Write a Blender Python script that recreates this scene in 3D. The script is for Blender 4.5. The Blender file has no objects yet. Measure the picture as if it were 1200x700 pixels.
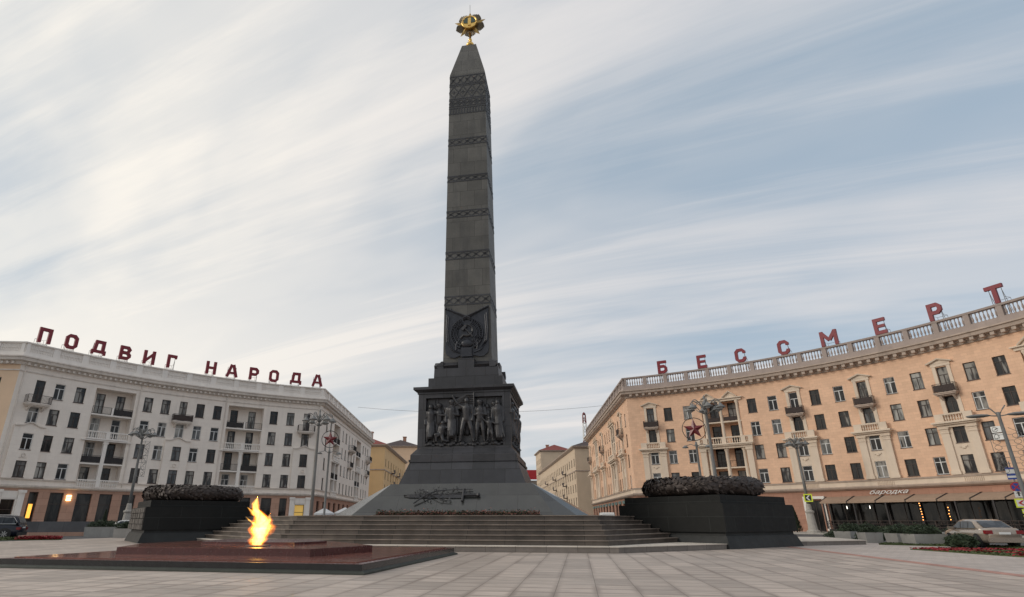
import bpy, bmesh, math, random
from mathutils import Vector, Matrix, noise
rad = math.radians
random.seed(7)
sc = bpy.context.scene
col = sc.collection

# ------------------------------------------------------------------ camera
CAM_H, FPX, PITCH = 1.35, 679.0, 21.0
cam_d = bpy.data.cameras.new('camera')
cam = bpy.data.objects.new('camera', cam_d); col.objects.link(cam)
cam.location = (0, 0, CAM_H)
cam.rotation_euler = (rad(90 + PITCH), 0, 0)
cam_d.sensor_width = 36.0
cam_d.lens = FPX / 1200 * 36.0
cam_d.shift_x = (600 - 545) / 1200
cam_d.clip_start, cam_d.clip_end = 0.1, 5000
sc.camera = cam

# ------------------------------------------------------------------ sky, sun, exposure
SUN_EL, SUN_AZ = 24.0, -98.0            # azimuth from +Y towards +X
w = bpy.data.worlds.new('World'); sc.world = w; w.use_nodes = True
nt = w.node_tree; nt.nodes.clear()
def N(nt, t, **k):
    n = nt.nodes.new(t)
    for a, b in k.items(): setattr(n, a, b)
    return n
SKY_OFF = 9.7
sky = N(nt, 'ShaderNodeTexSky', sky_type='NISHITA', sun_disc=False)
sky.sun_elevation = rad(SUN_EL); sky.sun_rotation = rad(SUN_AZ)
sky.air_density = 1.0; sky.dust_density = 2.5; sky.ozone_density = 1.0
tc = N(nt, 'ShaderNodeTexCoord')
sep = N(nt, 'ShaderNodeSeparateXYZ'); nt.links.new(tc.outputs['Generated'], sep.inputs[0])
def mth(nt, op, a, b=None, clamp=False):
    n = N(nt, 'ShaderNodeMath', operation=op); n.use_clamp = clamp
    for i, v in enumerate((a, b)):
        if v is None: continue
        if isinstance(v, (int, float)): n.inputs[i].default_value = v
        else: nt.links.new(v, n.inputs[i])
    return n.outputs[0]
zz = mth(nt, 'ADD', mth(nt, 'MAXIMUM', sep.outputs[2], 0.0), 0.16)
px = mth(nt, 'DIVIDE', sep.outputs[0], zz); py = mth(nt, 'DIVIDE', sep.outputs[1], zz)
cmb = N(nt, 'ShaderNodeCombineXYZ'); nt.links.new(px, cmb.inputs[0]); nt.links.new(py, cmb.inputs[1])
def cloud(rot, sx, sy, scale, det, lo, hi, off=0.0, dist=0.6, rough=0.55):
    m0 = N(nt, 'ShaderNodeMapping'); m0.inputs['Rotation'].default_value = (0, 0, rad(rot))
    nt.links.new(cmb.outputs[0], m0.inputs[0])
    mp = N(nt, 'ShaderNodeMapping')
    mp.inputs['Location'].default_value = (off, off * .7, 0)
    mp.inputs['Scale'].default_value = (sx, sy, 1)
    nt.links.new(m0.outputs[0], mp.inputs[0])
    no = N(nt, 'ShaderNodeTexNoise'); no.inputs['Scale'].default_value = scale; no.inputs['Detail'].default_value = det
    no.inputs['Distortion'].default_value = dist; no.inputs['Roughness'].default_value = rough
    nt.links.new(mp.outputs[0], no.inputs['Vector'])
    mr = N(nt, 'ShaderNodeMapRange'); mr.interpolation_type = 'SMOOTHSTEP'
    mr.inputs['From Min'].default_value = lo; mr.inputs['From Max'].default_value = hi
    nt.links.new(no.outputs['Fac'], mr.inputs['Value'])
    return mr.outputs[0]
c1 = cloud(27, .30, 1.0, 0.8, 5, .42, .60, SKY_OFF)
c2 = cloud(24, .13, 1.2, 1.9, 10, .48, .66, 11.0, .7, .62)
c3 = cloud(31, .35, 1.0, 4.0, 8, .35, .8, 5.0, .9, .6)
cl = mth(nt, 'ADD', mth(nt, 'MULTIPLY', c1, .62), mth(nt, 'MULTIPLY', c2, .42))
cl = mth(nt, 'ADD', cl, mth(nt, 'MULTIPLY', c3, .10))
left = N(nt, 'ShaderNodeMapRange'); left.interpolation_type = 'SMOOTHSTEP'
left.inputs['From Min'].default_value = .45; left.inputs['From Max'].default_value = -.85
nt.links.new(sep.outputs[0], left.inputs['Value'])
cl = mth(nt, 'ADD', mth(nt, 'MULTIPLY', cl, .8), mth(nt, 'MULTIPLY', left.outputs[0], .34))
hz = N(nt, 'ShaderNodeMapRange'); hz.inputs['From Min'].default_value = .32; hz.inputs['From Max'].default_value = .0
nt.links.new(sep.outputs[2], hz.inputs['Value'])
cl = mth(nt, 'ADD', cl, mth(nt, 'MULTIPLY', hz.outputs[0], .40), clamp=True)
cc = N(nt, 'ShaderNodeMix', data_type='RGBA')
cc.inputs['A'].default_value = (5.35, 5.2, 5.2, 1); cc.inputs['B'].default_value = (6.95, 6.6, 6.0, 1)
nt.links.new(left.outputs[0], cc.inputs['Factor'])
base = N(nt, 'ShaderNodeMix', data_type='RGBA'); base.inputs['Factor'].default_value = .75
base.inputs['B'].default_value = (2.85, 3.55, 4.2, 1)
nt.links.new(sky.outputs[0], base.inputs['A'])
mx = N(nt, 'ShaderNodeMix', data_type='RGBA')
nt.links.new(cl, mx.inputs['Factor']); nt.links.new(base.outputs['Result'], mx.inputs['A']); nt.links.new(cc.outputs['Result'], mx.inputs['B'])
bg = N(nt, 'ShaderNodeBackground'); bg.inputs['Strength'].default_value = 0.098
nt.links.new(mx.outputs['Result'], bg.inputs[0])
wo = N(nt, 'ShaderNodeOutputWorld'); nt.links.new(bg.outputs[0], wo.inputs[0])
sun_d = bpy.data.lights.new('sun', 'SUN'); sun_d.energy = 0.75; sun_d.angle = rad(20); sun_d.color = (1, .93, .82)
sun = bpy.data.objects.new('sun', sun_d); col.objects.link(sun)
dv = Vector((math.cos(rad(SUN_EL)) * math.sin(rad(SUN_AZ)), math.cos(rad(SUN_EL)) * math.cos(rad(SUN_AZ)), math.sin(rad(SUN_EL))))
sun.rotation_euler = dv.to_track_quat('Z', 'Y').to_euler()
sc.view_settings.view_transform = 'Standard'; sc.view_settings.look = 'None'
sc.view_settings.exposure = 0.55; sc.view_settings.gamma = 1.0; sc.view_settings.use_curve_mapping = False

# ------------------------------------------------------------------ materials
def mat(name, c, rough=.7, var=.18, scale=1.5, bump=0.0, bscale=20, metal=0.0, brick=None, spec=.5, uvvar=None, stain=0.0, stainc=None, coat=0, dirt=None, streak=0):
    m = bpy.data.materials.new(name); m.use_nodes = True; t = m.node_tree
    p = t.nodes['Principled BSDF']
    p.inputs['Roughness'].default_value = rough; p.inputs['Metallic'].default_value = metal
    p.inputs['Specular IOR Level'].default_value = spec; p.inputs['Coat Weight'].default_value = coat
    tco = N(t, 'ShaderNodeTexCoord')
    out = None
    def mixc(f, a, b, mode='MIX'):
        x = N(t, 'ShaderNodeMix', data_type='RGBA', blend_type=mode)
        for k, v in (('Factor', f), ('A', a), ('B', b)):
            if isinstance(v, (int, float)): x.inputs[k].default_value = v
            elif isinstance(v, tuple): x.inputs[k].default_value = (*v[:3], 1)
            else: t.links.new(v, x.inputs[k])
        return x.outputs['Result']
    def nz(s, d=5, src='Object', r=.6, stretch=None):
        n = N(t, 'ShaderNodeTexNoise'); n.inputs['Scale'].default_value = s; n.inputs['Detail'].default_value = d
        n.inputs['Roughness'].default_value = r
        v = tco.outputs[src]
        if stretch:
            mp = N(t, 'ShaderNodeMapping'); mp.inputs['Scale'].default_value = stretch
            t.links.new(v, mp.inputs[0]); v = mp.outputs[0]
        t.links.new(v, n.inputs['Vector']); return n.outputs['Fac']
    lo = tuple(x * (1 - var) for x in c); hi = tuple(min(1, x * (1 + var)) for x in c)
    f = N(t, 'ShaderNodeMapRange'); f.inputs['From Min'].default_value = .3; f.inputs['From Max'].default_value = .7
    t.links.new(nz(scale), f.inputs['Value'])
    out = mixc(f.outputs[0], lo, hi)
    fine = nz(bscale * 1.7, 3)
    out = mixc(.25, out, mixc(fine, tuple(x * .6 for x in c), tuple(min(1, x * 1.4) for x in c)))
    if stain:
        g = N(t, 'ShaderNodeMapRange'); g.inputs['From Min'].default_value = .5; g.inputs['From Max'].default_value = .75
        t.links.new(nz(1.0, 6, 'Object', .6, (1.6, 1.6, .22)), g.inputs['Value'])
        out = mixc(mth(t, 'MULTIPLY', g.outputs[0], stain), out, stainc or tuple(x * .45 for x in c))
    hgt = fine
    if streak:
        g = N(t, 'ShaderNodeMapRange'); g.inputs['From Min'].default_value = .42; g.inputs['From Max'].default_value = .62
        t.links.new(nz(1.0, 4, 'Object', .65, (.9, 5.5, 1)), g.inputs['Value'])
        out = mixc(mth(t, 'MULTIPLY', g.outputs[0], streak), out, tuple(x * .55 for x in c))
    if dirt:
        dw, dh, dm, df, dc = dirt
        b = N(t, 'ShaderNodeTexBrick'); b.offset = 0
        b.inputs['Scale'].default_value = 1.0; b.inputs['Brick Width'].default_value = dw; b.inputs['Row Height'].default_value = dh
        b.inputs['Mortar Size'].default_value = dm; b.inputs['Mortar Smooth'].default_value = 1.0
        t.links.new(tco.outputs['UV'], b.inputs['Vector'])
        out = mixc(mth(t, 'MULTIPLY', mth(t, 'MULTIPLY', b.outputs['Fac'], df), f.outputs[0]), out, dc)
    if brick:
        bw, bh, mort, mc, bvar = brick[:5]
        off = brick[5] if len(brick) > 5 else .5
        b = N(t, 'ShaderNodeTexBrick'); b.offset = off
        b.inputs['Scale'].default_value = 1.0; b.inputs['Brick Width'].default_value = bw; b.inputs['Row Height'].default_value = bh
        b.inputs['Mortar Size'].default_value = mort; b.inputs['Mortar Smooth'].default_value = .2; b.inputs['Bias'].default_value = 0
        t.links.new(tco.outputs['UV'], b.inputs['Vector'])
        b.inputs['Color1'].default_value = (1 - bvar,) * 3 + (1,); b.inputs['Color2'].default_value = (1 + bvar,) * 3 + (1,)
        b.inputs['Mortar'].default_value = (1, 1, 1, 1)
        out = mixc(1.0, out, b.outputs['Color'], 'MULTIPLY')
        out = mixc(b.outputs['Fac'], out, mc)
        hgt = mth(t, 'SUBTRACT', mth(t, 'MULTIPLY', fine, .3), b.outputs['Fac'])
    t.links.new(out, p.inputs['Base Color'])
    rr = N(t, 'ShaderNodeMapRange'); rr.inputs['To Min'].default_value = max(0.02, rough - .12); rr.inputs['To Max'].default_value = min(1, rough + .12)
    t.links.new(nz(scale * 3), rr.inputs['Value']); t.links.new(rr.outputs[0], p.inputs['Roughness'])
    if bump:
        bp = N(t, 'ShaderNodeBump'); bp.inputs['Strength'].default_value = bump; bp.inputs['Distance'].default_value = .02
        t.links.new(hgt, bp.inputs['Height']); t.links.new(bp.outputs[0], p.inputs['Normal'])
    return m
def emit(name, c, s):
    m = bpy.data.materials.new(name); m.use_nodes = True
    p = m.node_tree.nodes['Principled BSDF']; p.inputs['Base Color'].default_value = (*c, 1)
    p.inputs['Emission Color'].default_value = (*c, 1); p.inputs['Emission Strength'].default_value = s
    return m
def glass(name, c, r=.06, curtain=None, ca=.5):
    m = bpy.data.materials.new(name); m.use_nodes = True; t = m.node_tree
    p = t.nodes['Principled BSDF']; p.inputs['Roughness'].default_value = r; p.inputs['Specular IOR Level'].default_value = .32
    oi = N(t, 'ShaderNodeObjectInfo'); x = N(t, 'ShaderNodeMix', data_type='RGBA')
    tco = N(t, 'ShaderNodeTexCoord'); mp = N(t, 'ShaderNodeMapping'); mp.inputs['Scale'].default_value = (2.2, 2.2, .5)
    t.links.new(tco.outputs['Object'], mp.inputs[0])
    ad = N(t, 'ShaderNodeVectorMath', operation='ADD'); t.links.new(mp.outputs[0], ad.inputs[0])
    cmb = N(t, 'ShaderNodeCombineXYZ'); r10 = mth(t, 'MULTIPLY', oi.outputs['Random'], 50.0); t.links.new(r10, cmb.inputs[0]); t.links.new(r10, cmb.inputs[2])
    t.links.new(cmb.outputs[0], ad.inputs[1])
    n = N(t, 'ShaderNodeTexNoise'); n.inputs['Scale'].default_value = 1.0; n.inputs['Detail'].default_value = 2
    t.links.new(ad.outputs[0], n.inputs['Vector'])
    g = N(t, 'ShaderNodeMapRange'); g.inputs['From Min'].default_value = .45; g.inputs['From Max'].default_value = .6
    t.links.new(n.outputs['Fac'], g.inputs['Value'])
    x.inputs['A'].default_value = (*c, 1); x.inputs['B'].default_value = (*(curtain or c), 1)
    t.links.new(mth(t, 'MULTIPLY', g.outputs[0], ca), x.inputs['Factor']); t.links.new(x.outputs['Result'], p.inputs['Base Color'])
    return m
M = {}
M['pave'] = mat('plaza granite paving', (.47, .395, .34), .6, .14, .35, .35, 30, brick=(.84, 1.62, .009, (.17, .14, .115), .17, .0), stain=.3, stainc=(.30, .25, .215), dirt=(.84, .81, .15, .95, (.22, .17, .14)), streak=.5)
M['pave2'] = mat('smooth side paving', (.46, .40, .36), .65, .12, .4, .25, 30, brick=(.42, .42, .010, (.25, .21, .19), .10, .5), streak=.25)
M['redpave'] = mat('red granite strip', (.40, .205, .16), .6, .2, 2, .2, 30, brick=(.6, .42, .01, (.14, .09, .08), .15))
M['road'] = mat('asphalt', (.075, .075, .078), .85, .15, .3, .3, 60)
M['walk'] = mat('pavement slabs', (.42, .395, .36), .8, .12, .5, .2, 30, brick=(.8, .4, .01, (.15, .14, .13), .1))
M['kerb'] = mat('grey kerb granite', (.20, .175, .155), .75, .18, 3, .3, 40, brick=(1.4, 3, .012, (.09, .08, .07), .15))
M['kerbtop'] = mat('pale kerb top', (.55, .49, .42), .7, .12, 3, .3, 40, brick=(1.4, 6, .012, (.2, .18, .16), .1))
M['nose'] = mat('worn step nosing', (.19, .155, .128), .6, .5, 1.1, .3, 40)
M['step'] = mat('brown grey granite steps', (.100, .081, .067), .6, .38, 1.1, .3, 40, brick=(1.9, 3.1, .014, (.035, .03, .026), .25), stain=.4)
M['gran'] = mat('dark grey granite', (.036, .036, .041), .5, .25, 1.3, .3, 40, brick=(1.25, 1.1, .02, (.012, .012, .013), .3), stain=.45)
M['shaft'] = mat('obelisk granite', (.096, .092, .083), .6, .25, 1.0, .3, 40, brick=(1.05, 1.25, .016, (.045, .042, .038), .17), stain=.55, stainc=(.035, .036, .038))
M['apron'] = mat('green grey polished granite', (.044, .045, .043), .17, spec=.85, var=.25, scale=1.0, bump=.12, bscale=60, brick=(2.2, 1.15, .016, (.02, .02, .02), .2), stain=.4, stainc=(.025, .025, .028))# .2, 1.0, .12, 60, brick=(2.2, 1.15, .012, (.03, .03, .03), .12), stain=.4, stainc=(.03, .03, .035))
M['block'] = mat('black granite', (.007, .0075, .007), .65, .35, 1.0, .3, 40, spec=.3, brick=(2.6, .78, .01, (.03, .034, .032), .2))
M['blockbase'] = mat('slate granite base', (.022, .024, .024), .6, .3, 1.0, .3, 40, spec=.35, brick=(1.8, 1.5, .014, (.02, .022, .022), .25))
M['rough'] = mat('rough split granite', (.11, .098, .088), .9, .35, 3, .9, 14)
M['bronze'] = mat('dark bronze', (.050, .049, .052), .38, .3, 4, .25, 30, metal=.3)
M['emb'] = mat('black emblem bronze', (.030, .032, .040), .38, .3, 4, .25, 30, metal=.3)
M['wreath'] = mat('wreath bronze', (.050, .038, .034), .5, .4, 5, .3, 30, metal=.4)
M['gold'] = mat('gilded metal', (.83, .52, .16), .28, .15, 5, .1, 30, metal=1.0)
M['goldd'] = mat('weathered gilding', (.38, .26, .10), .4, .4, 5, .2, 30, metal=.9)
M['silver'] = mat('dull silver metal', (.17, .14, .10), .4, .4, 5, .2, 30, metal=.8)
M['redstone'] = mat('polished red granite', (.22, .09, .07), .07, .25, 3, .06, 80, brick=(1.1, .9, .006, (.08, .035, .03), .22))
M['redstone2'] = mat('dark red granite edge', (.075, .022, .022), .25, .25, 3, .06, 80)
M['blackstone'] = mat('polished black granite', (.016, .017, .019), .2, .3, 3, .06, 80)
M['greenbase'] = mat('mossy granite base', (.040, .046, .038), .6, .3, 2, .3, 50)
M['white'] = mat('pale painted render', (.86, .765, .68), .85, .06, .5, .15, 25, stain=.28, stainc=(.54, .48, .44), brick=(.9, .45, .006, (.74, .65, .575), .02))
M['whitet'] = mat('pale trim', (.82, .76, .70), .8, .08, .7, .15, 25, stain=.3, stainc=(.5, .46, .43))
M['whited'] = mat('weathered cornice', (.72, .65, .585), .85, .12, .7, .15, 25, stain=.5, stainc=(.33, .29, .27))
M['tan'] = mat('ochre tiled wall', (.77, .49, .33), .8, .09, .4, .2, 25, brick=(.62, .31, .009, (.61, .385, .25), .06), stain=.3, stainc=(.58, .36, .235))
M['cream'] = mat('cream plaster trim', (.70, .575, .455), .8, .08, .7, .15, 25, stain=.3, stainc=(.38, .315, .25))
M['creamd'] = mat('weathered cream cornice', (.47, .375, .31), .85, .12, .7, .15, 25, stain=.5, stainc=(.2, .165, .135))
M['peach'] = mat('pink stone cladding', (.46, .275, .20), .7, .1, 1, .15, 25, brick=(1.4, .75, .012, (.28, .15, .11), .08))
M['terra'] = mat('terracotta render', (.40, .215, .15), .8, .12, 1, .15, 25, brick=(1.1, .5, .01, (.27, .13, .09), .06))
M['peachw'] = mat('peach side wall', (.76, .54, .37), .85, .07, .5, .15, 25)
M['yellow'] = mat('yellow render', (.74, .50, .26), .85, .06, .5, .1, 25)
M['beige'] = mat('beige render', (.62, .49, .36), .85, .08, .5, .1, 25)
M['taupe'] = mat('taupe render', (.24, .20, .165), .85, .08, .5, .1, 25)
M['frame_dark'] = mat('brown window frame', (.045, .03, .025), .6, .2, 3)
M['frame_white'] = mat('white window frame', (.68, .68, .67), .5, .05, 3)
M['sill'] = mat('metal sill', (.11, .075, .065), .6, .2, 3)
M['g0'] = glass('window glass dark', (.012, .013, .015), .05, (.09, .086, .08), .35)
M['g1'] = glass('window glass curtained', (.028, .028, .030), .08, (.34, .32, .29), .8)
M['g2'] = glass('window glass grey', (.05, .055, .06), .08, (.19, .19, .19), .7)
M['g3'] = glass('window glass net curtain', (.12, .12, .115), .1, (.42, .41, .38), .9)
M['shopglass'] = glass('shop glass', (.010, .011, .012), .06, (.05, .045, .04), .7)
M['iron'] = mat('dark iron', (.030, .026, .027), .6, .2, 3)
M['ironbrown'] = mat('brown iron sheet', (.058, .040, .036), .7, .2, 3)
M['roofred'] = mat('red roof sheet', (.22, .05, .04), .6, .2, .5)
M['rooftin'] = mat('dark roof sheet', (.07, .05, .05), .6, .2, .5)
M['letter'] = mat('dark red sheet letters', (.20, .011, .022), .5, .12, 2)
M['steel'] = mat('thin grey steel', (.22, .21, .20), .5, .15, 3, metal=.4)
M['lamp'] = mat('grey painted cast iron', (.19, .19, .185), .55, .2, 2, .1, 30)
M['lampg'] = mat('frosted lamp globe', (.42, .42, .41), .3, .1, 3)
M['stone'] = mat('pale stone lamp base', (.38, .355, .32), .8, .15, 3, .2, 30)
M['starred'] = mat('dark red star enamel', (.16, .018, .022), .35, .25, 2)
M['conc'] = mat('concrete planter', (.33, .32, .30), .85, .15, 2, .3, 30, stain=.4)
M['wallgrey'] = mat('dark grey slab wall', (.10, .10, .105), .6, .2, 1, .2, 30, brick=(2.0, 2.4, .012, (.05, .05, .05), .15))
M['leaf'] = mat('juniper leaves', (.035, .055, .026), .7, .5, 2.5, 0, 10)
M['leafd'] = mat('dark clipped leaves', (.028, .04, .022), .7, .4, 2.5, 0, 10)
M['grass'] = mat('short grass', (.065, .085, .028), .9, .4, 1.5, .4, 30)
M['flower'] = mat('red begonia flowers', (.24, .012, .016), .7, .35, 6, .2, 10)
M['flower2'] = mat('faded pink flowers', (.26, .11, .085), .8, .5, 8, 0, 10)
M['soil'] = mat('soil', (.05, .038, .03), .95, .3, 3, .4, 30)
M['awn'] = mat('brown canvas awning', (.36, .255, .185), .85, .12, 1.2, .1, 30)
M['carblack'] = mat('dark blue black car paint', (.006, .008, .018), .3, .1, 2, coat=.35, spec=.3)
M['carbeige'] = mat('champagne car paint', (.31, .255, .205), .25, .05, 2, metal=.35, coat=1)
M['carsilver'] = mat('silver car paint', (.48, .48, .48), .25, .05, 2, metal=.4, coat=1)
M['carglass'] = glass('car glass', (.02, .024, .03), .04, (.07, .08, .09), .7)
M['rubber'] = mat('tyre rubber', (.02, .02, .02), .85, .2, 3)
M['rim'] = mat('alloy rim', (.38, .38, .38), .35, .1, 3, metal=.7)
M['chrome'] = mat('bright chrome strip', (.65, .65, .66), .15, .05, 3, metal=1)
M['tail'] = mat('red tail light', (.22, .012, .015), .15, .1, 3)
M['plastic'] = mat('black plastic', (.02, .02, .02), .6, .2, 3)
M['platewhite'] = mat('white sheet', (.72, .72, .70), .4, .03, 3)
M['signblue'] = mat('sign blue', (.02, .06, .32), .4, .05, 3)
M['signred'] = mat('sign red', (.45, .02, .025), .4, .05, 3)
M['signyel'] = mat('fluorescent yellow sign', (.72, .82, .05), .4, .05, 3)
M['signblack'] = mat('sign black', (.015, .015, .015), .4, .05, 3)
M['tent'] = mat('white canvas', (.62, .62, .62), .8, .05, 1)
M['dark'] = mat('dark interior', (.018, .016, .015), .8, .3, 1)
M['warm'] = emit('warm lit lamp', (1, .62, .25), 3.0)
M['warmdim'] = emit('warm lit interior', (.75, .48, .12), .22)
M['bulb'] = emit('orange string bulb', (1, .36, .08), 3.5)
M['bulbw'] = emit('white spot bulb', (1, .92, .8), 2.0)

# ------------------------------------------------------------------ mesh helpers
class MB:
    def __init__(s): s.v = []; s.f = []; s.m = []; s.uv = {}; s.T = Matrix.Identity(4); s.cur = 0; s.sm = []; s.smooth = False
    def vert(s, p):
        s.v.append(tuple(s.T @ Vector(p))); return len(s.v) - 1
    def face(s, idx, uv=None):
        s.f.append(tuple(idx)); s.m.append(s.cur); s.sm.append(s.smooth)
        if uv: s.uv[len(s.f) - 1] = uv
    def poly(s, pts, uv=None): s.face([s.vert(p) for p in pts], uv)
    def box(s, x0, x1, y0, y1, z0, z1):
        i = [s.vert(p) for p in ((x0, y0, z0), (x1, y0, z0), (x1, y1, z0), (x0, y1, z0), (x0, y0, z1), (x1, y0, z1), (x1, y1, z1), (x0, y1, z1))]
        for q in ((0, 3, 2, 1), (4, 5, 6, 7), (0, 1, 5, 4), (1, 2, 6, 5), (2, 3, 7, 6), (3, 0, 4, 7)): s.face([i[k] for k in q])
    def cbox(s, c, sz): s.box(c[0] - sz[0] / 2, c[0] + sz[0] / 2, c[1] - sz[1] / 2, c[1] + sz[1] / 2, c[2] - sz[2] / 2, c[2] + sz[2] / 2)
    def loft(s, rings, cap0=True, cap1=True, closed=True):
        R = [[s.vert(p) for p in r] for r in rings]; n = len(R[0])
        for a, b in zip(R, R[1:]):
            for k in range(n if closed else n - 1):
                k2 = (k + 1) % n; s.face((a[k], a[k2], b[k2], b[k]))
        if cap0: s.face(R[0][::-1])
        if cap1: s.face(R[-1])
    def frus(s, h0, z0, h1, z1, d0=None, d1=None, cap=True):
        q = lambda h, z, d: [(-h, -(d or h), z), (h, -(d or h), z), (h, (d or h), z), (-h, (d or h), z)]
        s.loft([q(h0, z0, d0), q(h1, z1, d1)], cap, cap)
    def prism(s, pts, z0, z1): s.loft([[(x, y, z0) for x, y in pts], [(x, y, z1) for x, y in pts]])
    def extr(s, pts, y0, y1):      # outline in xz, thickness along y (pts counter-clockwise seen from -y)
        s.loft([[(x, y1, z) for x, z in pts], [(x, y0, z) for x, z in pts]])
    def lathe(s, prof, n=12, c=(0, 0)):
        s.loft([[(c[0] + r * math.cos(2 * math.pi * k / n), c[1] + r * math.sin(2 * math.pi * k / n), z) for k in range(n)] for r, z in prof])
    def tube(s, pts, r, n=6, r2=None):
        rings = []; L = len(pts)
        for i, p in enumerate(pts):
            p = Vector(p); a = Vector(pts[max(0, i - 1)]); b = Vector(pts[min(L - 1, i + 1)]); d = (b - a).normalized()
            u = d.cross(Vector((0, 0, 1)) if abs(d.z) < .9 else Vector((1, 0, 0))).normalized(); v = d.cross(u)
            rr = r + ((r2 if r2 is not None else r) - r) * i / max(1, L - 1)
            rings.append([tuple(p + rr * (math.cos(2 * math.pi * k / n) * u + math.sin(2 * math.pi * k / n) * v)) for k in range(n)])
        s.loft(rings)
    def sphere(s, c, r, n=8, m=6, sq=(1, 1, 1)):
        rings = []
        for j in range(1, m):
            a = math.pi * j / m
            rings.append([(c[0] + sq[0] * r * math.sin(a) * math.cos(2 * math.pi * k / n), c[1] + sq[1] * r * math.sin(a) * math.sin(2 * math.pi * k / n), c[2] - sq[2] * r * math.cos(a)) for k in range(n)])
        s.loft(rings)
    def capsule(s, a, ra, b, rb, n=8):
        a = Vector(a); b = Vector(b); d = (b - a).normalized()
        u = d.cross(Vector((0, 0, 1)) if abs(d.z) < .9 else Vector((1, 0, 0))).normalized(); v = d.cross(u)
        rings = []
        for c, r, t in ((a, ra, -80), (a, ra, -50), (a, ra, -20), (a, ra, 0), (b, rb, 0), (b, rb, 20), (b, rb, 50), (b, rb, 80)):
            cc = c + d * r * math.sin(rad(t)); q = r * math.cos(rad(t))
            rings.append([tuple(cc + q * (math.cos(2 * math.pi * k / n) * u + math.sin(2 * math.pi * k / n) * v)) for k in range(n)])
        s.loft(rings)
    def build(s, name, mats, parent=None, loc=None, origin=None, remesh=None):
        me = bpy.data.meshes.new(name)
        o3 = Vector(origin) if origin is not None else Vector((0, 0, 0))
        vs = [tuple(Vector(v) - o3) for v in s.v]
        me.from_pydata(vs, [], s.f)
        if not isinstance(mats, (list, tuple)): mats = [mats]
        for m_ in mats: me.materials.append(m_ if not isinstance(m_, str) else M[m_])
        me.polygons.foreach_set('material_index', s.m); me.polygons.foreach_set('use_smooth', s.sm)
        ul = me.uv_layers.new(name='UVMap')
        me.update()
        for p in me.polygons:
            cu = s.uv.get(p.index); n = p.normal
            if cu is None:
                t = Vector((-n.y, n.x, 0)); t = t.normalized() if t.length > .05 else Vector((1, 0, 0))
                if abs(n.z) > .8: t = None
            for k, li in enumerate(p.loop_indices):
                if cu: ul.data[li].uv = cu[k]
                else:
                    q = Vector(vs[me.loops[li].vertex_index])
                    ul.data[li].uv = (q.x, q.y) if t is None else (q.dot(t), q.z if abs(n.z) < .3 else q.z / max(.2, math.sqrt(1 - n.z * n.z)))
        o = bpy.data.objects.new(name, me); col.objects.link(o)
        if parent is not None: o.parent = parent
        if loc is not None: o.location = loc
        if remesh:
            md = o.modifiers.new('r', 'REMESH'); md.mode = 'VOXEL'; md.voxel_size = remesh; md.use_smooth_shade = True
            dg = bpy.context.evaluated_depsgraph_get(); dg.update()
            me2 = bpy.data.meshes.new_from_object(o.evaluated_get(dg)); o.modifiers.clear(); o.data = me2
            me2.materials.clear()
            for m_ in mats: me2.materials.append(m_ if not isinstance(m_, str) else M[m_])
        return o
def tag(o, label, cat, group=None):
    o['label'] = label; o['category'] = cat
    if group: o['group'] = group
    return o
def thing(name, label, cat, loc=(0, 0, 0), rz=0, group=None):
    o = bpy.data.objects.new(name, None); o.empty_display_size = .3; col.objects.link(o)
    o.location = loc; o.rotation_euler = (0, 0, rz); tag(o, label, cat, group); return o
def struct(o, kind='structure'): o['kind'] = kind; return o
def kids(o): return [c for c in bpy.data.objects if c.parent == o]
def copy_tree(src, loc=None, rz=None, label=None, parent=None):
    c = src.copy(); col.objects.link(c)
    if parent is not None: c.parent = parent
    if loc is not None: c.location = loc
    if rz is not None: c.rotation_euler = (0, 0, rz)
    if label: c['label'] = label
    for k in kids(src): copy_tree(k, parent=c)
    return c

# ------------------------------------------------------------------ ground
g = MB(); g.poly([(-2500, -2500, 0), (2500, -2500, 0), (2500, 2500, 0), (-2500, 2500, 0)])
struct(g.build('road', 'road'))
AL = rad(-10.43); CX, CY = .43, 38.0
def L2W(x, y): return (CX + x * math.cos(AL) - y * math.sin(AL), CY + x * math.sin(AL) + y * math.cos(AL))
def W2L(x, y):
    x -= CX; y -= CY; return (x * math.cos(AL) + y * math.sin(AL), -x * math.sin(AL) + y * math.cos(AL))
g = MB()                                            # plaza paving, laid on the monument's axes
pl = [(-32, -60), (17.7, -60), (17.7, 7), (14, 17), (6, 24), (-10, 24), (-26, 20), (-33, 10), (-34, -8)]
g.poly([(x, y, .004) for x, y in pl])
o = g.build('plaza_paving', 'pave', loc=(CX, CY, 0)); o.rotation_euler = (0, 0, AL); struct(o)
g = MB(); g.poly([(18.0, -60, .004), (34, -60, .004), (27.5, -6, .004), (26.5, 6, .004), (22, 14, .004), (18.0, 7, .004)])
o = g.build('side_paving', 'pave2', loc=(CX, CY, 0)); o.rotation_euler = (0, 0, AL); struct(o)
g = MB(); g.poly([(17.55, -60, .008), (18.05, -60, .008), (18.05, 7, .008), (17.55, 7, .008)])
o = g.build('red_paving_strip', 'redpave', loc=(CX, CY, 0)); o.rotation_euler = (0, 0, AL); struct(o)
def ring_seg(mb, cx, cy, r0, r1, a0, a1, z0, z1, step=3):
    n = max(1, int((a1 - a0) / step)); A = [rad(a0 + (a1 - a0) * k / n) for k in range(n + 1)]
    rings = [[(cx + r * math.sin(a), cy + r * math.cos(a), z) for r, z in ((r0, z0), (r0, z1), (r1, z1), (r1, z0))] for a in A]
    mb.loft(rings)
g = MB(); ring_seg(g, 0, 36.5, 48.5, 59.8, 21, 110, 0, .14); ring_seg(g, 0, 36.5, 50.5, 59.8, -105, -20, 0, .14)
g.box(-26, -16.5, 93, 260, 0, .14); g.box(22.5, 32, 93, 260, 0, .14)
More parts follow.
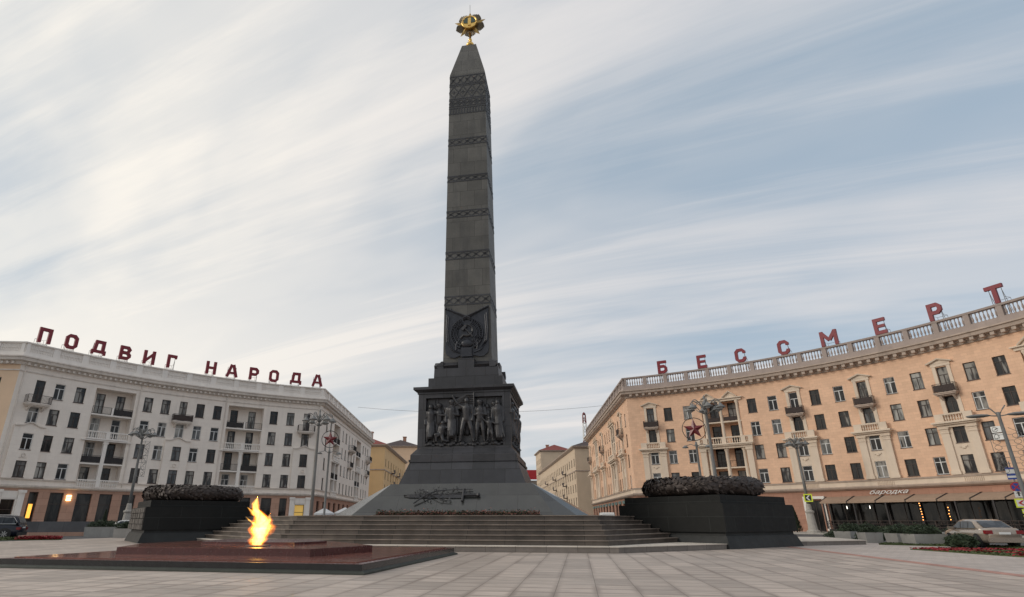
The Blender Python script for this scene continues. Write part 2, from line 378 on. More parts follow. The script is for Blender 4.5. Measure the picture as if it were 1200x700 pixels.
struct(g.build('pavement', 'walk'))

# ------------------------------------------------------------------ facades
class Arc:
    def __init__(s, cx, cy, R): s.c = (cx, cy); s.R = R
    def P(s, a, z, n=0):
        t = a / s.R; return Vector((s.c[0] + (s.R - n) * math.sin(t), s.c[1] + (s.R - n) * math.cos(t), z))
    def rz(s, a): return -a / s.R
    def s(s_, phi): return rad(phi) * s_.R
class Line:
    def __init__(s, p0, d): s.p = Vector((*p0, 0)); s.d = Vector((*d, 0)).normalized(); s.o = Vector((-s.d.y, s.d.x, 0))
    def P(s, a, z, n=0):
        v = s.p + s.d * a - s.o * n; return Vector((v.x, v.y, z))
    def rz(s, a): return math.atan2(s.d.y, s.d.x)
def wall(mb, F, s0, s1, z0, z1, holes=(), n=0, depth=.16, maxs=1.6):
    S = {round(s0, 4), round(s1, 4)}; Z = {round(z0, 4), round(z1, 4)}
    for h in holes:
        S |= {round(h[0], 4), round(h[1], 4)}; Z |= {round(h[2], 4), round(h[3], 4)}
    S = sorted(x for x in S if s0 - 1e-3 <= x <= s1 + 1e-3); Z = sorted(x for x in Z if z0 - 1e-3 <= x <= z1 + 1e-3)
    S2 = [S[0]]
    for x in S[1:]:
        k = math.ceil((x - S2[-1]) / maxs); a = S2[-1]
        S2 += [a + (x - a) * j / k for j in range(1, k + 1)]
    for a, b in zip(S2, S2[1:]):
        for c, d in zip(Z, Z[1:]):
            m, q = (a + b) / 2, (c + d) / 2
            if any(h[0] < m < h[1] and h[2] < q < h[3] for h in holes): continue
            mb.poly([F.P(a, c, n), F.P(b, c, n), F.P(b, d, n), F.P(a, d, n)], [(a, c), (b, c), (b, d), (a, d)])
    for h in holes:
        a, b, c, d = h[:4]; dp = h[4] if len(h) > 4 else depth; m = n - dp
        mb.poly([F.P(a, c, n), F.P(a, d, n), F.P(a, d, m), F.P(a, c, m)]); mb.poly([F.P(b, d, n), F.P(b, c, n), F.P(b, c, m), F.P(b, d, m)])
        k = max(1, math.ceil((b - a) / maxs))
        for j in range(k):
            e, f = a + (b - a) * j / k, a + (b - a) * (j + 1) / k
            mb.poly([F.P(e, d, n), F.P(f, d, n), F.P(f, d, m), F.P(e, d, m)]); mb.poly([F.P(f, c, n), F.P(e, c, n), F.P(e, c, m), F.P(f, c, m)])
def slab(mb, F, a, b, z0, z1, n0, n1, maxs=1.6):
    k = max(1, math.ceil(abs(b - a) / maxs))
    mb.loft([[F.P(a + (b - a) * j / k, z, n) for n, z in ((n0, z0), (n1, z0), (n1, z1), (n0, z1))] for j in range(k + 1)])
def path_sweep(mb, path, prof):
    rings = []; L = len(path); P = [Vector(p) for p in path]
    for i in range(L):
        a = (P[i] - P[i - 1]).normalized() if i else None; b = (P[i + 1] - P[i]).normalized() if i < L - 1 else None
        a = a or b; b = b or a
        na = Vector((a.y, -a.x)); nb = Vector((b.y, -b.x)); m = (na + nb)
        m = m / (m.dot(m) / 2) if m.length > .1 else na
        rings.append([(P[i].x + m.x * n, P[i].y + m.y * n, z) for n, z in prof])
    mb.loft(rings)
# window prototypes (x across, y into the wall, z up, origin bottom centre at the wall face)
def win_proto(w, h, dark, gm, kind='T', parent=None):
    mb = MB(); d = .12; t = .07; x = w / 2
    mb.box(-x, -x + t, d, d + .06, 0, h); mb.box(x - t, x, d, d + .06, 0, h); mb.box(-x + t, x - t, d, d + .06, 0, t); mb.box(-x + t, x - t, d, d + .06, h - t, h)
    tr = h * .70
    mb.box(-x + t, x - t, d + .002, d + .058, tr - .035, tr + .035)
    if kind == 'T': mb.box(-.045, .045, d + .004, d + .056, t, tr - .035)
    elif kind == 'H': mb.box(-.045, .045, d + .004, d + .056, t, tr - .035); mb.box(-.03, .03, d + .004, d + .056, tr + .035, h - t)
    if kind != 'door':
        mb.cur = 1; mb.box(-x - .05, x + .05, -.07, d, -.06, 0.0)
    else:
        mb.box(-.045, .045, d + .004, d + .056, t, tr - .035); mb.cur = 1
    o = mb.build('window' if kind != 'door' else 'balcony_door', ['frame_dark' if dark else 'frame_white', 'sill'])
    p = MB(); p.poly([(-x + t, d + .04, t), (x - t, d + .04, t), (x - t, d + .04, h - t), (-x + t, d + .04, h - t)])
    p.build('pane', gm, parent=o)
    return o
PROTO = {}
def window(F, s, z, w, h, parent, n=0, dark=None, gm=None, kind='T', name=None):
    if dark is None: dark = random.random() < .62
    if gm is None: gm = random.choice(['g0', 'g0', 'g0', 'g1', 'g1', 'g2', 'g3'])
    key = (round(w, 2), round(h, 2), dark, gm, kind)
    if key not in PROTO:
        PROTO[key] = win_proto(w, h, dark, gm, kind); o = PROTO[key]
    else: o = copy_tree(PROTO[key])
    p = F.P(s, z, n) - Vector(parent.location); o.parent = parent; o.location = p; o.rotation_euler = (0, 0, F.rz(s))
    return o
def set_frame(mb, F, s, z=0, n=0): mb.T = Matrix.Translation(F.P(s, z, n)) @ Matrix.Rotation(F.rz(s), 4, 'Z')
def baluster_prof(h, r): return [(r * .9, 0), (r * .9, h * .08), (r * .45, h * .14), (r, h * .34), (r * .85, h * .5), (r * .4, h * .72), (r * .55, h * .86), (r * .8, h * .92), (r * .8, h)]
def rail_iron(mb, w, dpt, h=.95, sheet=0):
    # railing around a balcony: front at y=-dpt, x in +-w/2
    x = w / 2
    for a, b in (((-x, -dpt), (x, -dpt)), ((-x, -dpt), (-x, 0)), ((x, -dpt), (x, 0))):
        L = math.hypot(b[0] - a[0], b[1] - a[1]); k = max(2, int(L / .13))
        for zz_ in (.08, h): mb.tube([(a[0], a[1], zz_), (b[0], b[1], zz_)], .022, 4)
        for j in range(k + 1):
            p = (a[0] + (b[0] - a[0]) * j / k, a[1] + (b[1] - a[1]) * j / k)
            mb.tube([(*p, .02), (*p, h)], .014 if j not in (0, k) else .03, 4)
    if sheet:
        mb.box(-x + .04, x - .04, -dpt + .02, -dpt + .04, .12, sheet)

# ---- generic long building shell from a path
def body(root, name_m, path, H, back=-13):
    mb = MB(); P = [Vector(p) for p in path]; L = len(P); out = []
    for i in range(L):
        a = (P[i] - P[max(0, i - 1)]); b = (P[min(L - 1, i + 1)] - P[i]); a = a.normalized() if a.length else b.normalized(); b = b.normalized() if b.length else a
        m = Vector((a.y + b.y, -a.x - b.x)); m = m / (m.dot(m) / 2); out.append(P[i] + m * back)
    return P, out
Z = Vector((0, 0, 0))

# =================================================================== left building
LOC_L = Vector((-40, 80, 0))
LB = thing('apartment_building', 'pale white curved apartment block with red letters along its roof', 'building', LOC_L)
LF = Arc(0, 37, 59.4); la = lambda p: LF.s(p)
sL0, sL1 = la(-60.81), la(-22.4)
pc = LF.P(sL1, 0); pl0 = LF.P(sL0, 0)
LS = Line((pc.x, pc.y), (0.0, 1)); LEN_L = 143 - pc.y
ret = Line((pl0.x - 12.5, pl0.y - 1.0), (12.5, 1.0))
W_, ZR = 1.12, [(15.05, 16.95), (12.0, 13.85), (8.98, 10.8), (5.95, 7.75)]
wl = MB(); holesL = []; risL = []
colsW = [-56.28, -54.04, -46.09, -43.91, -39.47, -37.18, -29.33, -26.91]
colsB = [-58.36, -41.69, -24.52]
logL = [(-52.39, -47.71, -51.2, -48.9), (-35.74, -30.83, -34.55, -32.1)]
holesS = []
WIN = []
for c in colsW:
    for z0, z1 in ZR:
        holesL.append((la(c) - W_ / 2, la(c) + W_ / 2, z0, z1)); WIN.append((LF, la(c), z0, W_, z1 - z0, 0, 'T'))
for c in colsB:
    s = la(c)
    holesL.append((s - .5, s + .5, 14.25, 17.0)); WIN.append((LF, s, 14.25, 1.0, 2.75, 0, 'door'))
    holesL.append((s - .56, s + .56, 12.0, 13.85)); WIN.append((LF, s, 12.0, 1.12, 1.85, 0, 'T'))
    holesL.append((s - 1.2, s + 1.2, 6.0, 11.0, .05))
    for z0, z1 in ZR[2:]: WIN.append((LF, s, z0, W_, z1 - z0, .28, 'T'))
wm = MB()
for a, b, c, d in logL: holesL.append((la(a), la(b), 5.6, 17.25, 1.5))
wall(wl, LF, sL0, sL1, 4.95, 18.5, holesL)
# street side windows
cs = [96.3, 99.3, None, 109.7, 112.8, 115.9, 119.0, 121.9, None, 132.4, 135.5, 138.6]; cs = [c - pc.y for c in cs if c]
hs = []; 
for i, c in enumerate(cs):
    for z0, z1 in ZR:
        dz = (z0 if not (i in (4,) and z0 > 14) else 14.25)
        hs.append((c - .52, c + .52, dz, z1)); WIN.append((LS, c, dz, 1.04, z1 - dz, 0, 'T' if dz == z0 else 'door'))
for c in (101.8 - pc.y, 124 - pc.y):
    hs.append((c, c + 5.2, 5.6, 17.2, 1.5))
    for z0, z1 in ZR:
        for q in (1.3, 3.9): WIN.append((LS, c + q, z0 - .7, 1.0, z1 - z0 + .7, -1.5, 'door'))
wall(wl, LS, 0, LEN_L, 4.95, 18.5, hs)
for a, b, c, d in logL:
    hh = []
    for q in (c, d):
        for r_, (z0, z1) in enumerate(ZR): hh.append((la(q) - .52, la(q) + .52, z0 - .75, z1 - .1)); WIN.append((LF, la(q), z0 - .75, 1.04, z1 - z0 + .65, -1.5, 'door'))
    wall(wl, LF, la(a), la(b), 5.6, 17.25, hh, n=-1.5)
for c in (101.8 - pc.y, 124 - pc.y):
    hh = [(c + q - .5, c + q + .5, z0 - .7, z1) for q in (1.3, 3.9) for z0, z1 in ZR]
    wall(wl, LS, c, c + 5.2, 5.6, 17.2, hh, n=-1.5)
wl.build('wall', 'white', LB, origin=LOC_L)
rw = MB(); wall(rw, ret, 0, math.hypot(12.5, 1), 4.95, 18.5, [(9.7, 10.8, 15, 16.9), (9.7, 10.8, 12, 13.85), (9.7, 10.8, 9, 10.8)])
rw.build('side_wall', 'peachw', LB, origin=LOC_L)
for z in (15, 12, 9): WIN.append((ret, 10.25, z, 1.1, 1.85, 0, 'T'))
# risalits under the balcony columns
for c in colsB:
    rs = MB(); s = la(c); a, b = s - 1.6, s + 1.6
    hh = [(s - W_ / 2, s + W_ / 2, z0, z1, .28 + .12) for z0, z1 in ZR[2:]]
    wall(rs, LF, a, b, 5.82, 11.55, hh, n=.28)
    for e in (a, b): rs.poly([LF.P(e, 5.82, 0), LF.P(e, 5.82, .28), LF.P(e, 11.55, .28), LF.P(e, 11.55, 0)])
    rs.cur = 1
    k = 14; top = [11.55 + (.42 * math.exp(-((j / k - .5) / .2) ** 2)) for j in range(k + 1)]
    for j in range(k):
        e, f = a + (b - a) * j / k, a + (b - a) * (j + 1) / k
        rs.cur = 0; rs.poly([LF.P(e, 11.55, .28), LF.P(f, 11.55, .28), LF.P(f, top[j + 1], .28), LF.P(e, top[j], .28)])
        rs.cur = 1; rs.loft([[LF.P(q, tz, n) for n, tz in ((0, t0), (.45, t0), (.45, t0 + .13), (0, t0 + .13))] for q, t0 in ((e, top[j]), (f, top[j + 1]))])
    for dz in ((.62, .0),):
        set_frame(rs, LF, s, 8.35, .29); rs.cur = 1
        rs.tube([(.2 * math.cos(t / 12 * 2 * math.pi), -.03, .2 * math.sin(t / 12 * 2 * math.pi)) for t in range(13)], .045, 5)
        rs.box(-.42, .42, -.04, .0, -.32, -.26); rs.T = Matrix.Identity(4)
    rs.cur = 0
    rs.build('bay_front', ['white', 'whited'], LB, origin=LOC_L)
# loggia slabs, dividers, balusters, railings
def loggia_left(F, s0, s1, mids, root, loc):
    tr = MB(); ir = MB(); mid = (s0 + s1) / 2
    for z in (8.05, 11.05, 14.05): slab(tr, F, s0, s1, z - .16, z, -1.5, .05 if z != 11.05 else .32)
    slab(tr, F, s0 - .5, s1 + .5, 10.72, 10.86, 0, .25)
    slab(tr, F, s0, s1, 5.6, 5.72, -1.5, .1)
    tr.box  # columns
    slab(tr, F, mid - .22, mid + .22, 5.72, 10.72, -.4, .08)
    slab(tr, F, mid - .3, mid + .3, 10.4, 10.72, -.45, .14); slab(tr, F, mid - .12, mid + .12, 14.05, 15.0, -.3, .04)
    for z, n in ((5.22, .12), (11.05, .2)):
        for a, b in ((s0 + .1, mid - .25), (mid + .25, s1 - .1)):
            k = int((b - a) / .24)
            for j in range(k):
                set_frame(tr, F, a + (j + .5) * (b - a) / k, z, n); tr.lathe(baluster_prof(.72, .075), 6); tr.T = Matrix.Identity(4)
            slab(tr, F, a - .05, b + .05, z + .72, z + .86, n - .09, n + .09)
        slab(tr, F, mid - .25, mid + .25, z, z + .9, n - .1, n + .1)
    tr.build('loggia_trim', 'whitet', root, origin=loc)
    for z in (8.05, 14.05):
        for a, b in ((s0, mid - .12), (mid + .12, s1)):
            set_frame(ir, F, (a + b) / 2, z, 0); rail_iron(ir, b - a - .1, .02, .92, .8 if random.random() < .4 else 0); ir.T = Matrix.Identity(4)
            ir.build('loggia_railing', 'iron', root, origin=loc); ir = MB()
for a, b, c, d in logL: loggia_left(LF, la(a), la(b), None, LB, LOC_L)
for c in (101.8 - pc.y, 124 - pc.y): loggia_left(LS, c, c + 5.2, None, LB, LOC_L)
# top balconies
def balcony(F, s, z, w, dpt, root, m_slab, m_iron, sheet=.8, stone=False, cons=True):
    t = MB(); x = w / 2
    t.box(-x - .08, x + .08, -dpt - .08, 0, -.10, 0); t.box(-x, x, -dpt, 0, -.24, -.10); t.box(-x + .12, x - .12, -dpt + .2, 0, -.36, -.24)
    if cons:
        for q in (-x * .6, x * .6): t.loft([[(q - .1, 0, -.36), (q + .1, 0, -.36), (q + .1, 0, -.9), (q - .1, 0, -.9)], [(q - .1, -dpt + .25, -.36), (q + .1, -dpt + .25, -.36), (q + .1, -dpt + .25, -.42), (q - .1, -dpt + .25, -.42)]])
    o = t.build('balcony', m_slab, root, loc=F.P(s, z, 0) - Vector(root.location)); o.rotation_euler = (0, 0, F.rz(s))
    r = MB()
    if stone:
        r.box(-x, -x + .3, -dpt, -dpt + .25, 0, .85); r.box(x - .3, x, -dpt, -dpt + .25, 0, .85)
        r.box(-x + .3, x - .3, -dpt + .02, -dpt + .22, .7, .85)
        k = int((w - .6) / .24)
        for j in range(k): r.lathe(baluster_prof(.7, .085), 6, (-x + .3 + (j + .5) * (w - .6) / k, -dpt + .12))
        r.box(-x, -x + .14, -dpt + .25, 0, 0, .85); r.box(x - .14, x, -dpt + .25, 0, 0, .85)
    else: rail_iron(r, w, dpt, .92, sheet)
    r.build('railing', m_slab if stone else m_iron, o)
    return o
for c, sh in zip(colsB, (0, .8, 0)): balcony(LF, la(c), 14.2, 2.5, .85, LB, 'whited', 'ironbrown', sh)
for c in (117.4 - pc.y, 138 - pc.y): balcony(LS, c, 14.2, 3.2, .9, LB, 'whited', 'iron', 0); balcony(LS, c, 11.1, 3.2, .5, LB, 'whited', 'iron', 0)
# belts, cornice, parapet
pathL = [(ret.P(0, 0).x, ret.P(0, 0).y)] + [tuple(LF.P(sL0 + (sL1 - sL0) * k / 26, 0).xy) for k in range(27)] + [tuple(LS.P(LEN_L, 0).xy)]
cn = MB()
path_sweep(cn, pathL, [(-.3, 17.72), (.10, 17.72), (.10, 17.86), (-.3, 17.86)])
path_sweep(cn, pathL, [(-.3, 18.45), (.18, 18.45), (.3, 18.75), (.75, 18.85), (.82, 19.15), (.95, 19.2), (.95, 19.34), (-.3, 19.5)])
path_sweep(cn, pathL, [(-.3, 5.70), (.16, 5.70), (.22, 5.84), (-.3, 5.84)])
path_sweep(cn, pathL, [(-.3, 4.80), (.12, 4.80), (.40, 4.95), (.46, 5.12), (.20, 5.20), (-.3, 5.20)])
def dentils(mb, F, s0, s1, z0, z1, n0, n1, step, wd):
    k = int((s1 - s0) / step)
    for j in range(k):
        set_frame(mb, F, s0 + (j + .5) * step, 0, 0); mb.box(-wd / 2, wd / 2, -n1, -n0, z0, z1); mb.T = Matrix.Identity(4)
dentils(cn, LF, sL0 + .3, sL1 - .3, 18.46, 18.74, .1, .5, .62, .26); dentils(cn, LS, .4, LEN_L, 18.46, 18.74, .1, .5, .62, .26)
dentils(cn, ret, .4, 12.2, 18.46, 18.74, .1, .5, .62, .26)
cn.build('cornice', 'whited', LB, origin=LOC_L)
pp = MB()
path_sweep(pp, pathL, [(-.25, 19.4), (.22, 19.4), (.22, 19.9), (-.25, 19.9)])
path_sweep(pp, pathL, [(-.28, 21.0), (.27, 21.0), (.30, 21.14), (-.28, 21.14)])
path_sweep(pp, pathL, [(-.16, 19.9), (.06, 19.9), (.06, 21.0), (-.16, 21.0)])
def piers(mb, F, s0, s1, step, wd, z0, z1, n0, n1):
    k = round((s1 - s0) / step)
    for j in range(k + 1):
        s = s0 + (s1 - s0) * j / k; slab(mb, F, max(s0, s - wd / 2), min(s1, s + wd / 2), z0, z1, n0, n1)
    return k
def lattice(mb, F, s0, s1, step, wd, z0, z1, n):
    k = round((s1 - s0) / step)
    for j in range(k):
        a = s0 + (s1 - s0) * j / k + wd / 2 + .12; b = s0 + (s1 - s0) * (j + 1) / k - wd / 2 - .12
        m = int((b - a) / .17)
        for i in range(m):
            q = a + (i + .5) * (b - a) / m; slab(mb, F, q - .03, q + .03, z0, z1, n, n + .06)
        slab(mb, F, a, b, (z0 + z1) / 2 - .03, (z0 + z1) / 2 + .03, n, n + .08)
for F, a, b in ((LF, sL0, sL1), (LS, 0, LEN_L), (ret, 0, 12.5)):
    piers(pp, F, a, b, 3.3, .75, 19.9, 21.0, -.24, .2); lattice(pp, F, a, b, 3.3, .75, 20.08, 20.85, .06)
pp.build('parapet', 'whitet', LB, origin=LOC_L)
# ground floor
gf = MB(); gfh = []; shop = []
ops = [(-56.71, -55.79), (-54.67, -53.27), (-51.91, -50.29), (-49.5, -48.07), (-47.0, -45.5), (-44.5, -43.0), (-42.4, -41.0), (-40.0, -38.6), (-37.6, -36.2), (-35.2, -33.8), (-32.6, -31.2), (-29.73, -28.34), (-27.23, -26.21)]
for a, b in ops: gfh.append((la(a), la(b), .45, 4.45, .35)); shop.append((LF, la(a), la(b), .45, 4.45, 'shopglass'))
for c in (-58.6, -24.4): gfh.append((la(c) - .7, la(c) + .7, .14, 3.6, .5)); shop.append((LF, la(c) - .7, la(c) + .7, .14, 3.6, 'warmdoor' if c > -30 else 'shopglass'))
wall(gf, LF, sL0, sL1, 0, 4.9, gfh)
gs = []
for k in range(11):
    a = 1.6 + k * 4.0
    if a + 1.8 < LEN_L: gs.append((a, a + 1.8, .4, 4.2, .35)); shop.append((LS, a, a + 1.8, .4, 4.2, 'shopglass'))
gf.cur = 1; wall(gf, LS, 0, LEN_L, 0, 4.9, gs); gf.cur = 0
wall(gf, ret, 0, 12.54, 0, 4.9, [])
gf.build('ground_floor', ['peach', 'terra'], LB, origin=LOC_L)
for c in (-58.6, -24.4):
    pi = MB(); s = la(c)
    for q in (-1, 1): slab(pi, LF, s + q * 1.15 - .32, s + q * 1.15 + .32, .1, 4.5, -.02, .25); slab(pi, LF, s + q * 1.15 - .4, s + q * 1.15 + .4, 4.3, 4.62, -.02, .36)
    slab(pi, LF, s - .82, s + .82, 3.6, 4.5, -.05, .06); slab(pi, LF, s - .75, s + .75, 3.75, 4.1, .06, .12)
    for q in (-.76, .76): slab(pi, LF, s + q - .07, s + q + .07, .1, 3.6, -.05, .1)
    pi.build('portal', 'whitet', LB, origin=LOC_L)
for F, a, b, z0, z1, m in shop:
    fr = MB(); w2 = (b - a) / 2
    for x0, x1, q0, q1 in ((-w2, -w2 + .06, 0, z1 - z0), (w2 - .06, w2, 0, z1 - z0), (-w2 + .06, w2 - .06, 0, .08), (-w2 + .06, w2 - .06, z1 - z0 - .08, z1 - z0), (-w2 + .06, w2 - .06, (z1 - z0) * .68, (z1 - z0) * .68 + .06)):
        fr.box(x0, x1, .2, .28, q0, q1)
    if m == 'warmdoor':
        pass
    o = fr.build('shop_window', 'frame_dark', LB, loc=F.P((a + b) / 2, z0, 0) - LOC_L); o.rotation_euler = (0, 0, F.rz((a + b) / 2))
    p = MB(); H_ = z1 - z0
    if m == 'warmdoor':
        p.poly([(-w2, .25, 0), (w2, .25, 0), (w2, .25, H_ * .42), (-w2, .25, H_ * .42)]); p.cur = 1
        p.poly([(-w2, .25, H_ * .42), (w2, .25, H_ * .42), (w2, .25, H_), (-w2, .25, H_)])
        p.build('pane', ['shopglass', 'warmdim'], o)
    else:
        p.poly([(-w2, .25, 0), (w2, .25, 0), (w2, .25, H_), (-w2, .25, H_)]); p.build('pane', m, o)
# roof slab
P, Q = body(LB, None, pathL, 19.4)
rf = MB(); n_ = len(P)
for i in range(n_ - 1):
    rf.poly([(*P[i], 19.42), (*P[i + 1], 19.42), (*Q[i + 1], 19.42), (*Q[i], 19.42)])
    rf.poly([(*Q[i + 1], 0), (*Q[i], 0), (*Q[i], 19.42), (*Q[i + 1], 19.42)])
rf.poly([(*P[-1], 0), (*Q[-1], 0), (*Q[-1], 19.42), (*P[-1], 19.42)]); rf.poly([(*Q[0], 0), (*P[0], 0), (*P[0], 19.42), (*Q[0], 19.42)])
rf.build('roof', 'whited', LB, origin=LOC_L)
# wall lamp by the shop windows and lit poster
wlamp = MB(); set_frame(wlamp, LF, la(-52.75), 3.9, 0); wlamp.box(-.22, .22, -.3, -.02, -.32, .32); wlamp.cur = 1
for q in (-.15, .02): wlamp.box(-.26, .26, -.34, -.301, q, q + .05)
wlamp.build('wall_lamp', ['warm', 'frame_dark'], LB, origin=LOC_L)
po = MB(); set_frame(po, LF, la(-56.3), 2.4, -.1); po.box(-.2, .2, -.03, 0, -.75, .75); po.build('lit_poster', emit('orange lit poster', (1, .42, .06), 1.0), LB, origin=LOC_L)

def emit_windows(lst, root, limit=96):
    lst = sorted(lst, key=lambda q: (q[0].P(q[1], 0).y > 112, 0))
    for q in lst[:limit]:
        F, s, z, w_, h_, n_, kind = q
        window(F, s, z, w_, h_, root, n_, kind=kind)
    rest = lst[limit:]
    if rest:
        mb = MB()
        for F, s, z, w_, h_, n_, kind in rest:
            set_frame(mb, F, s, z, n_); x = w_ / 2
            mb.cur = 0
            mb.box(-x, -x + .07, .12, .18, 0, h_); mb.box(x - .07, x, .12, .18, 0, h_); mb.box(-.04, .04, .12, .17, 0, h_ * .7); mb.box(-x, x, .121, .171, h_ * .7 - .03, h_ * .7 + .03)
            mb.cur = 1; mb.poly([(-x, .16, 0), (x, .16, 0), (x, .16, h_), (-x, .16, h_)])
        o = mb.build('far_windows', ['frame_dark', 'g0'], root, origin=root.location); struct(o, 'stuff')
emit_windows(WIN, LB)
def downpipe(F, s_, z0, z1, root):
    m = MB(); m.smooth = True; m.tube([F.P(s_, z1, .12), F.P(s_, z1 - .5, .09), F.P(s_, z0 + .5, .09), F.P(s_, z0, .09)], .065, 8); m.smooth = False
    for z in range(int(z0) + 2, int(z1), 3): m.tube([F.P(s_, z, .0), F.P(s_, z, .17)], .03, 4)
    m.build('downpipe', 'whited', root, origin=root.location)
for ph in (-60.3, -47.3, -36.15, -22.8): downpipe(LF, la(ph), 5.3, 18.4, LB)

# =================================================================== right building
LOC_R = Vector((42, 76, 0))
RB = thing('apartment_building', 'tan curved apartment block with stone balustrade roof and cafe terrace below', 'building', LOC_R)
RF = Arc(0, 36, 57.8); ra = lambda p: RF.s(p)
sR0, sR1 = ra(25.3), ra(79.5)
q0 = RF.P(sR0, 0); q1 = RF.P(sR1, 0)
RDIR = Vector((-.09, -1)); LEN_R = 54.0
RS = Line((q0.x + .0898 * LEN_R, q0.y + .99595 * LEN_R), (-.0898, -.99595))
WIN = []; holes = []
colsW = [31.04, 33.76, 42.38, 45.0, 50.12, 52.86, 58.41, 61.14, 66.23, 68.86, 77.6]
colsB = [28.53, 47.6, 55.5, 63.7]
logR = [(35.67, 40.75), (70.75, 75.8)]
WR = 1.14
for c in colsW:
    for z0, z1 in ZR:
        holes.append((ra(c) - WR / 2, ra(c) + WR / 2, z0, z1 - .02)); WIN.append((RF, ra(c), z0, WR, z1 - z0 - .02, 0, 'T' if random.random() < .8 else 'H'))
for c in colsB:
    s = ra(c)
    holes.append((s - .52, s + .52, 14.25, 17.0)); WIN.append((RF, s, 14.25, 1.04, 2.75, 0, 'door'))
    holes.append((s - .56, s + .56, 12.0, 13.85)); WIN.append((RF, s, 12.0, 1.12, 1.85, 0, 'T'))
    holes.append((s - .9, s + .9, 5.9, 10.6, .02))
    for z0, z1 in ZR[2:]: WIN.append((RF, s, z0, 1.12, z1 - z0, .12, 'T'))
for a, b in logR: holes.append((ra(a), ra(b), 5.85, 17.0, 1.5))
wl = MB(); wall(wl, RF, sR0, sR1, 4.95, 19.05, holes)
for a, b in logR:
    hh = []; m1, m2 = ra(a) + 1.35, ra(b) - 1.35
    for q in (m1, m2):
        for z0, z1 in ZR: hh.append((q - .6, q + .6, z0 - .75, z1)); WIN.append((RF, q, z0 - .75, 1.2, z1 - z0 + .75, -1.5, 'door'))
    wall(wl, RF, ra(a), ra(b), 5.85, 17.0, hh, n=-1.5)
# street side: distances measured from the corner
def rsx(dy): return LEN_R - dy
hs = []
sw = [9.3, 12, 20.5, 23.6, 26.6, 33, 36, 39.2, 47, 50]
sb = [6.2, 30.0, 43.8, 53]
sl = [(14.0, 18.6), (37.0 + 4, 41.0 + 4)]
sw = [3.0, 10.2, 12.6, 20.6, 23.4, 26.2, 33.2, 35.6, 44.6, 47.4]; sb = [6.6, 29.6, 51.0]; sl = [(14.2, 18.8), (38.0, 42.4)]
for c in sw:
    for z0, z1 in ZR: hs.append((rsx(c) - .5, rsx(c) + .5, z0, z1)); WIN.append((RS, rsx(c), z0, 1.0, z1 - z0, 0, 'T'))
for c in sb:
    hs.append((rsx(c) - .5, rsx(c) + .5, 14.25, 17)); WIN.append((RS, rsx(c), 14.25, 1, 2.75, 0, 'door'))
    for z0, z1 in ZR[1:]: hs.append((rsx(c) - .5, rsx(c) + .5, z0, z1)); WIN.append((RS, rsx(c), z0, 1.0, z1 - z0, 0, 'T'))
for a, b in sl:
    hs.append((rsx(b), rsx(a), 5.85, 17.0, 1.2))
    for q in (rsx(b) + 1.2, rsx(a) - 1.2):
        for z0, z1 in ZR: WIN.append((RS, q, z0 - .7, 1.0, z1 - z0 + .7, -1.2, 'door'))
wall(wl, RS, 0, LEN_R, 4.95, 19.05, hs)
for a, b in sl: wall(wl, RS, rsx(b), rsx(a), 5.85, 17, [(q - .5, q + .5, z0 - .7, z1) for q in (rsx(b) + 1.2, rsx(a) - 1.2) for z0, z1 in ZR], n=-1.2)
wl.build('wall', 'tan', RB, origin=LOC_R)
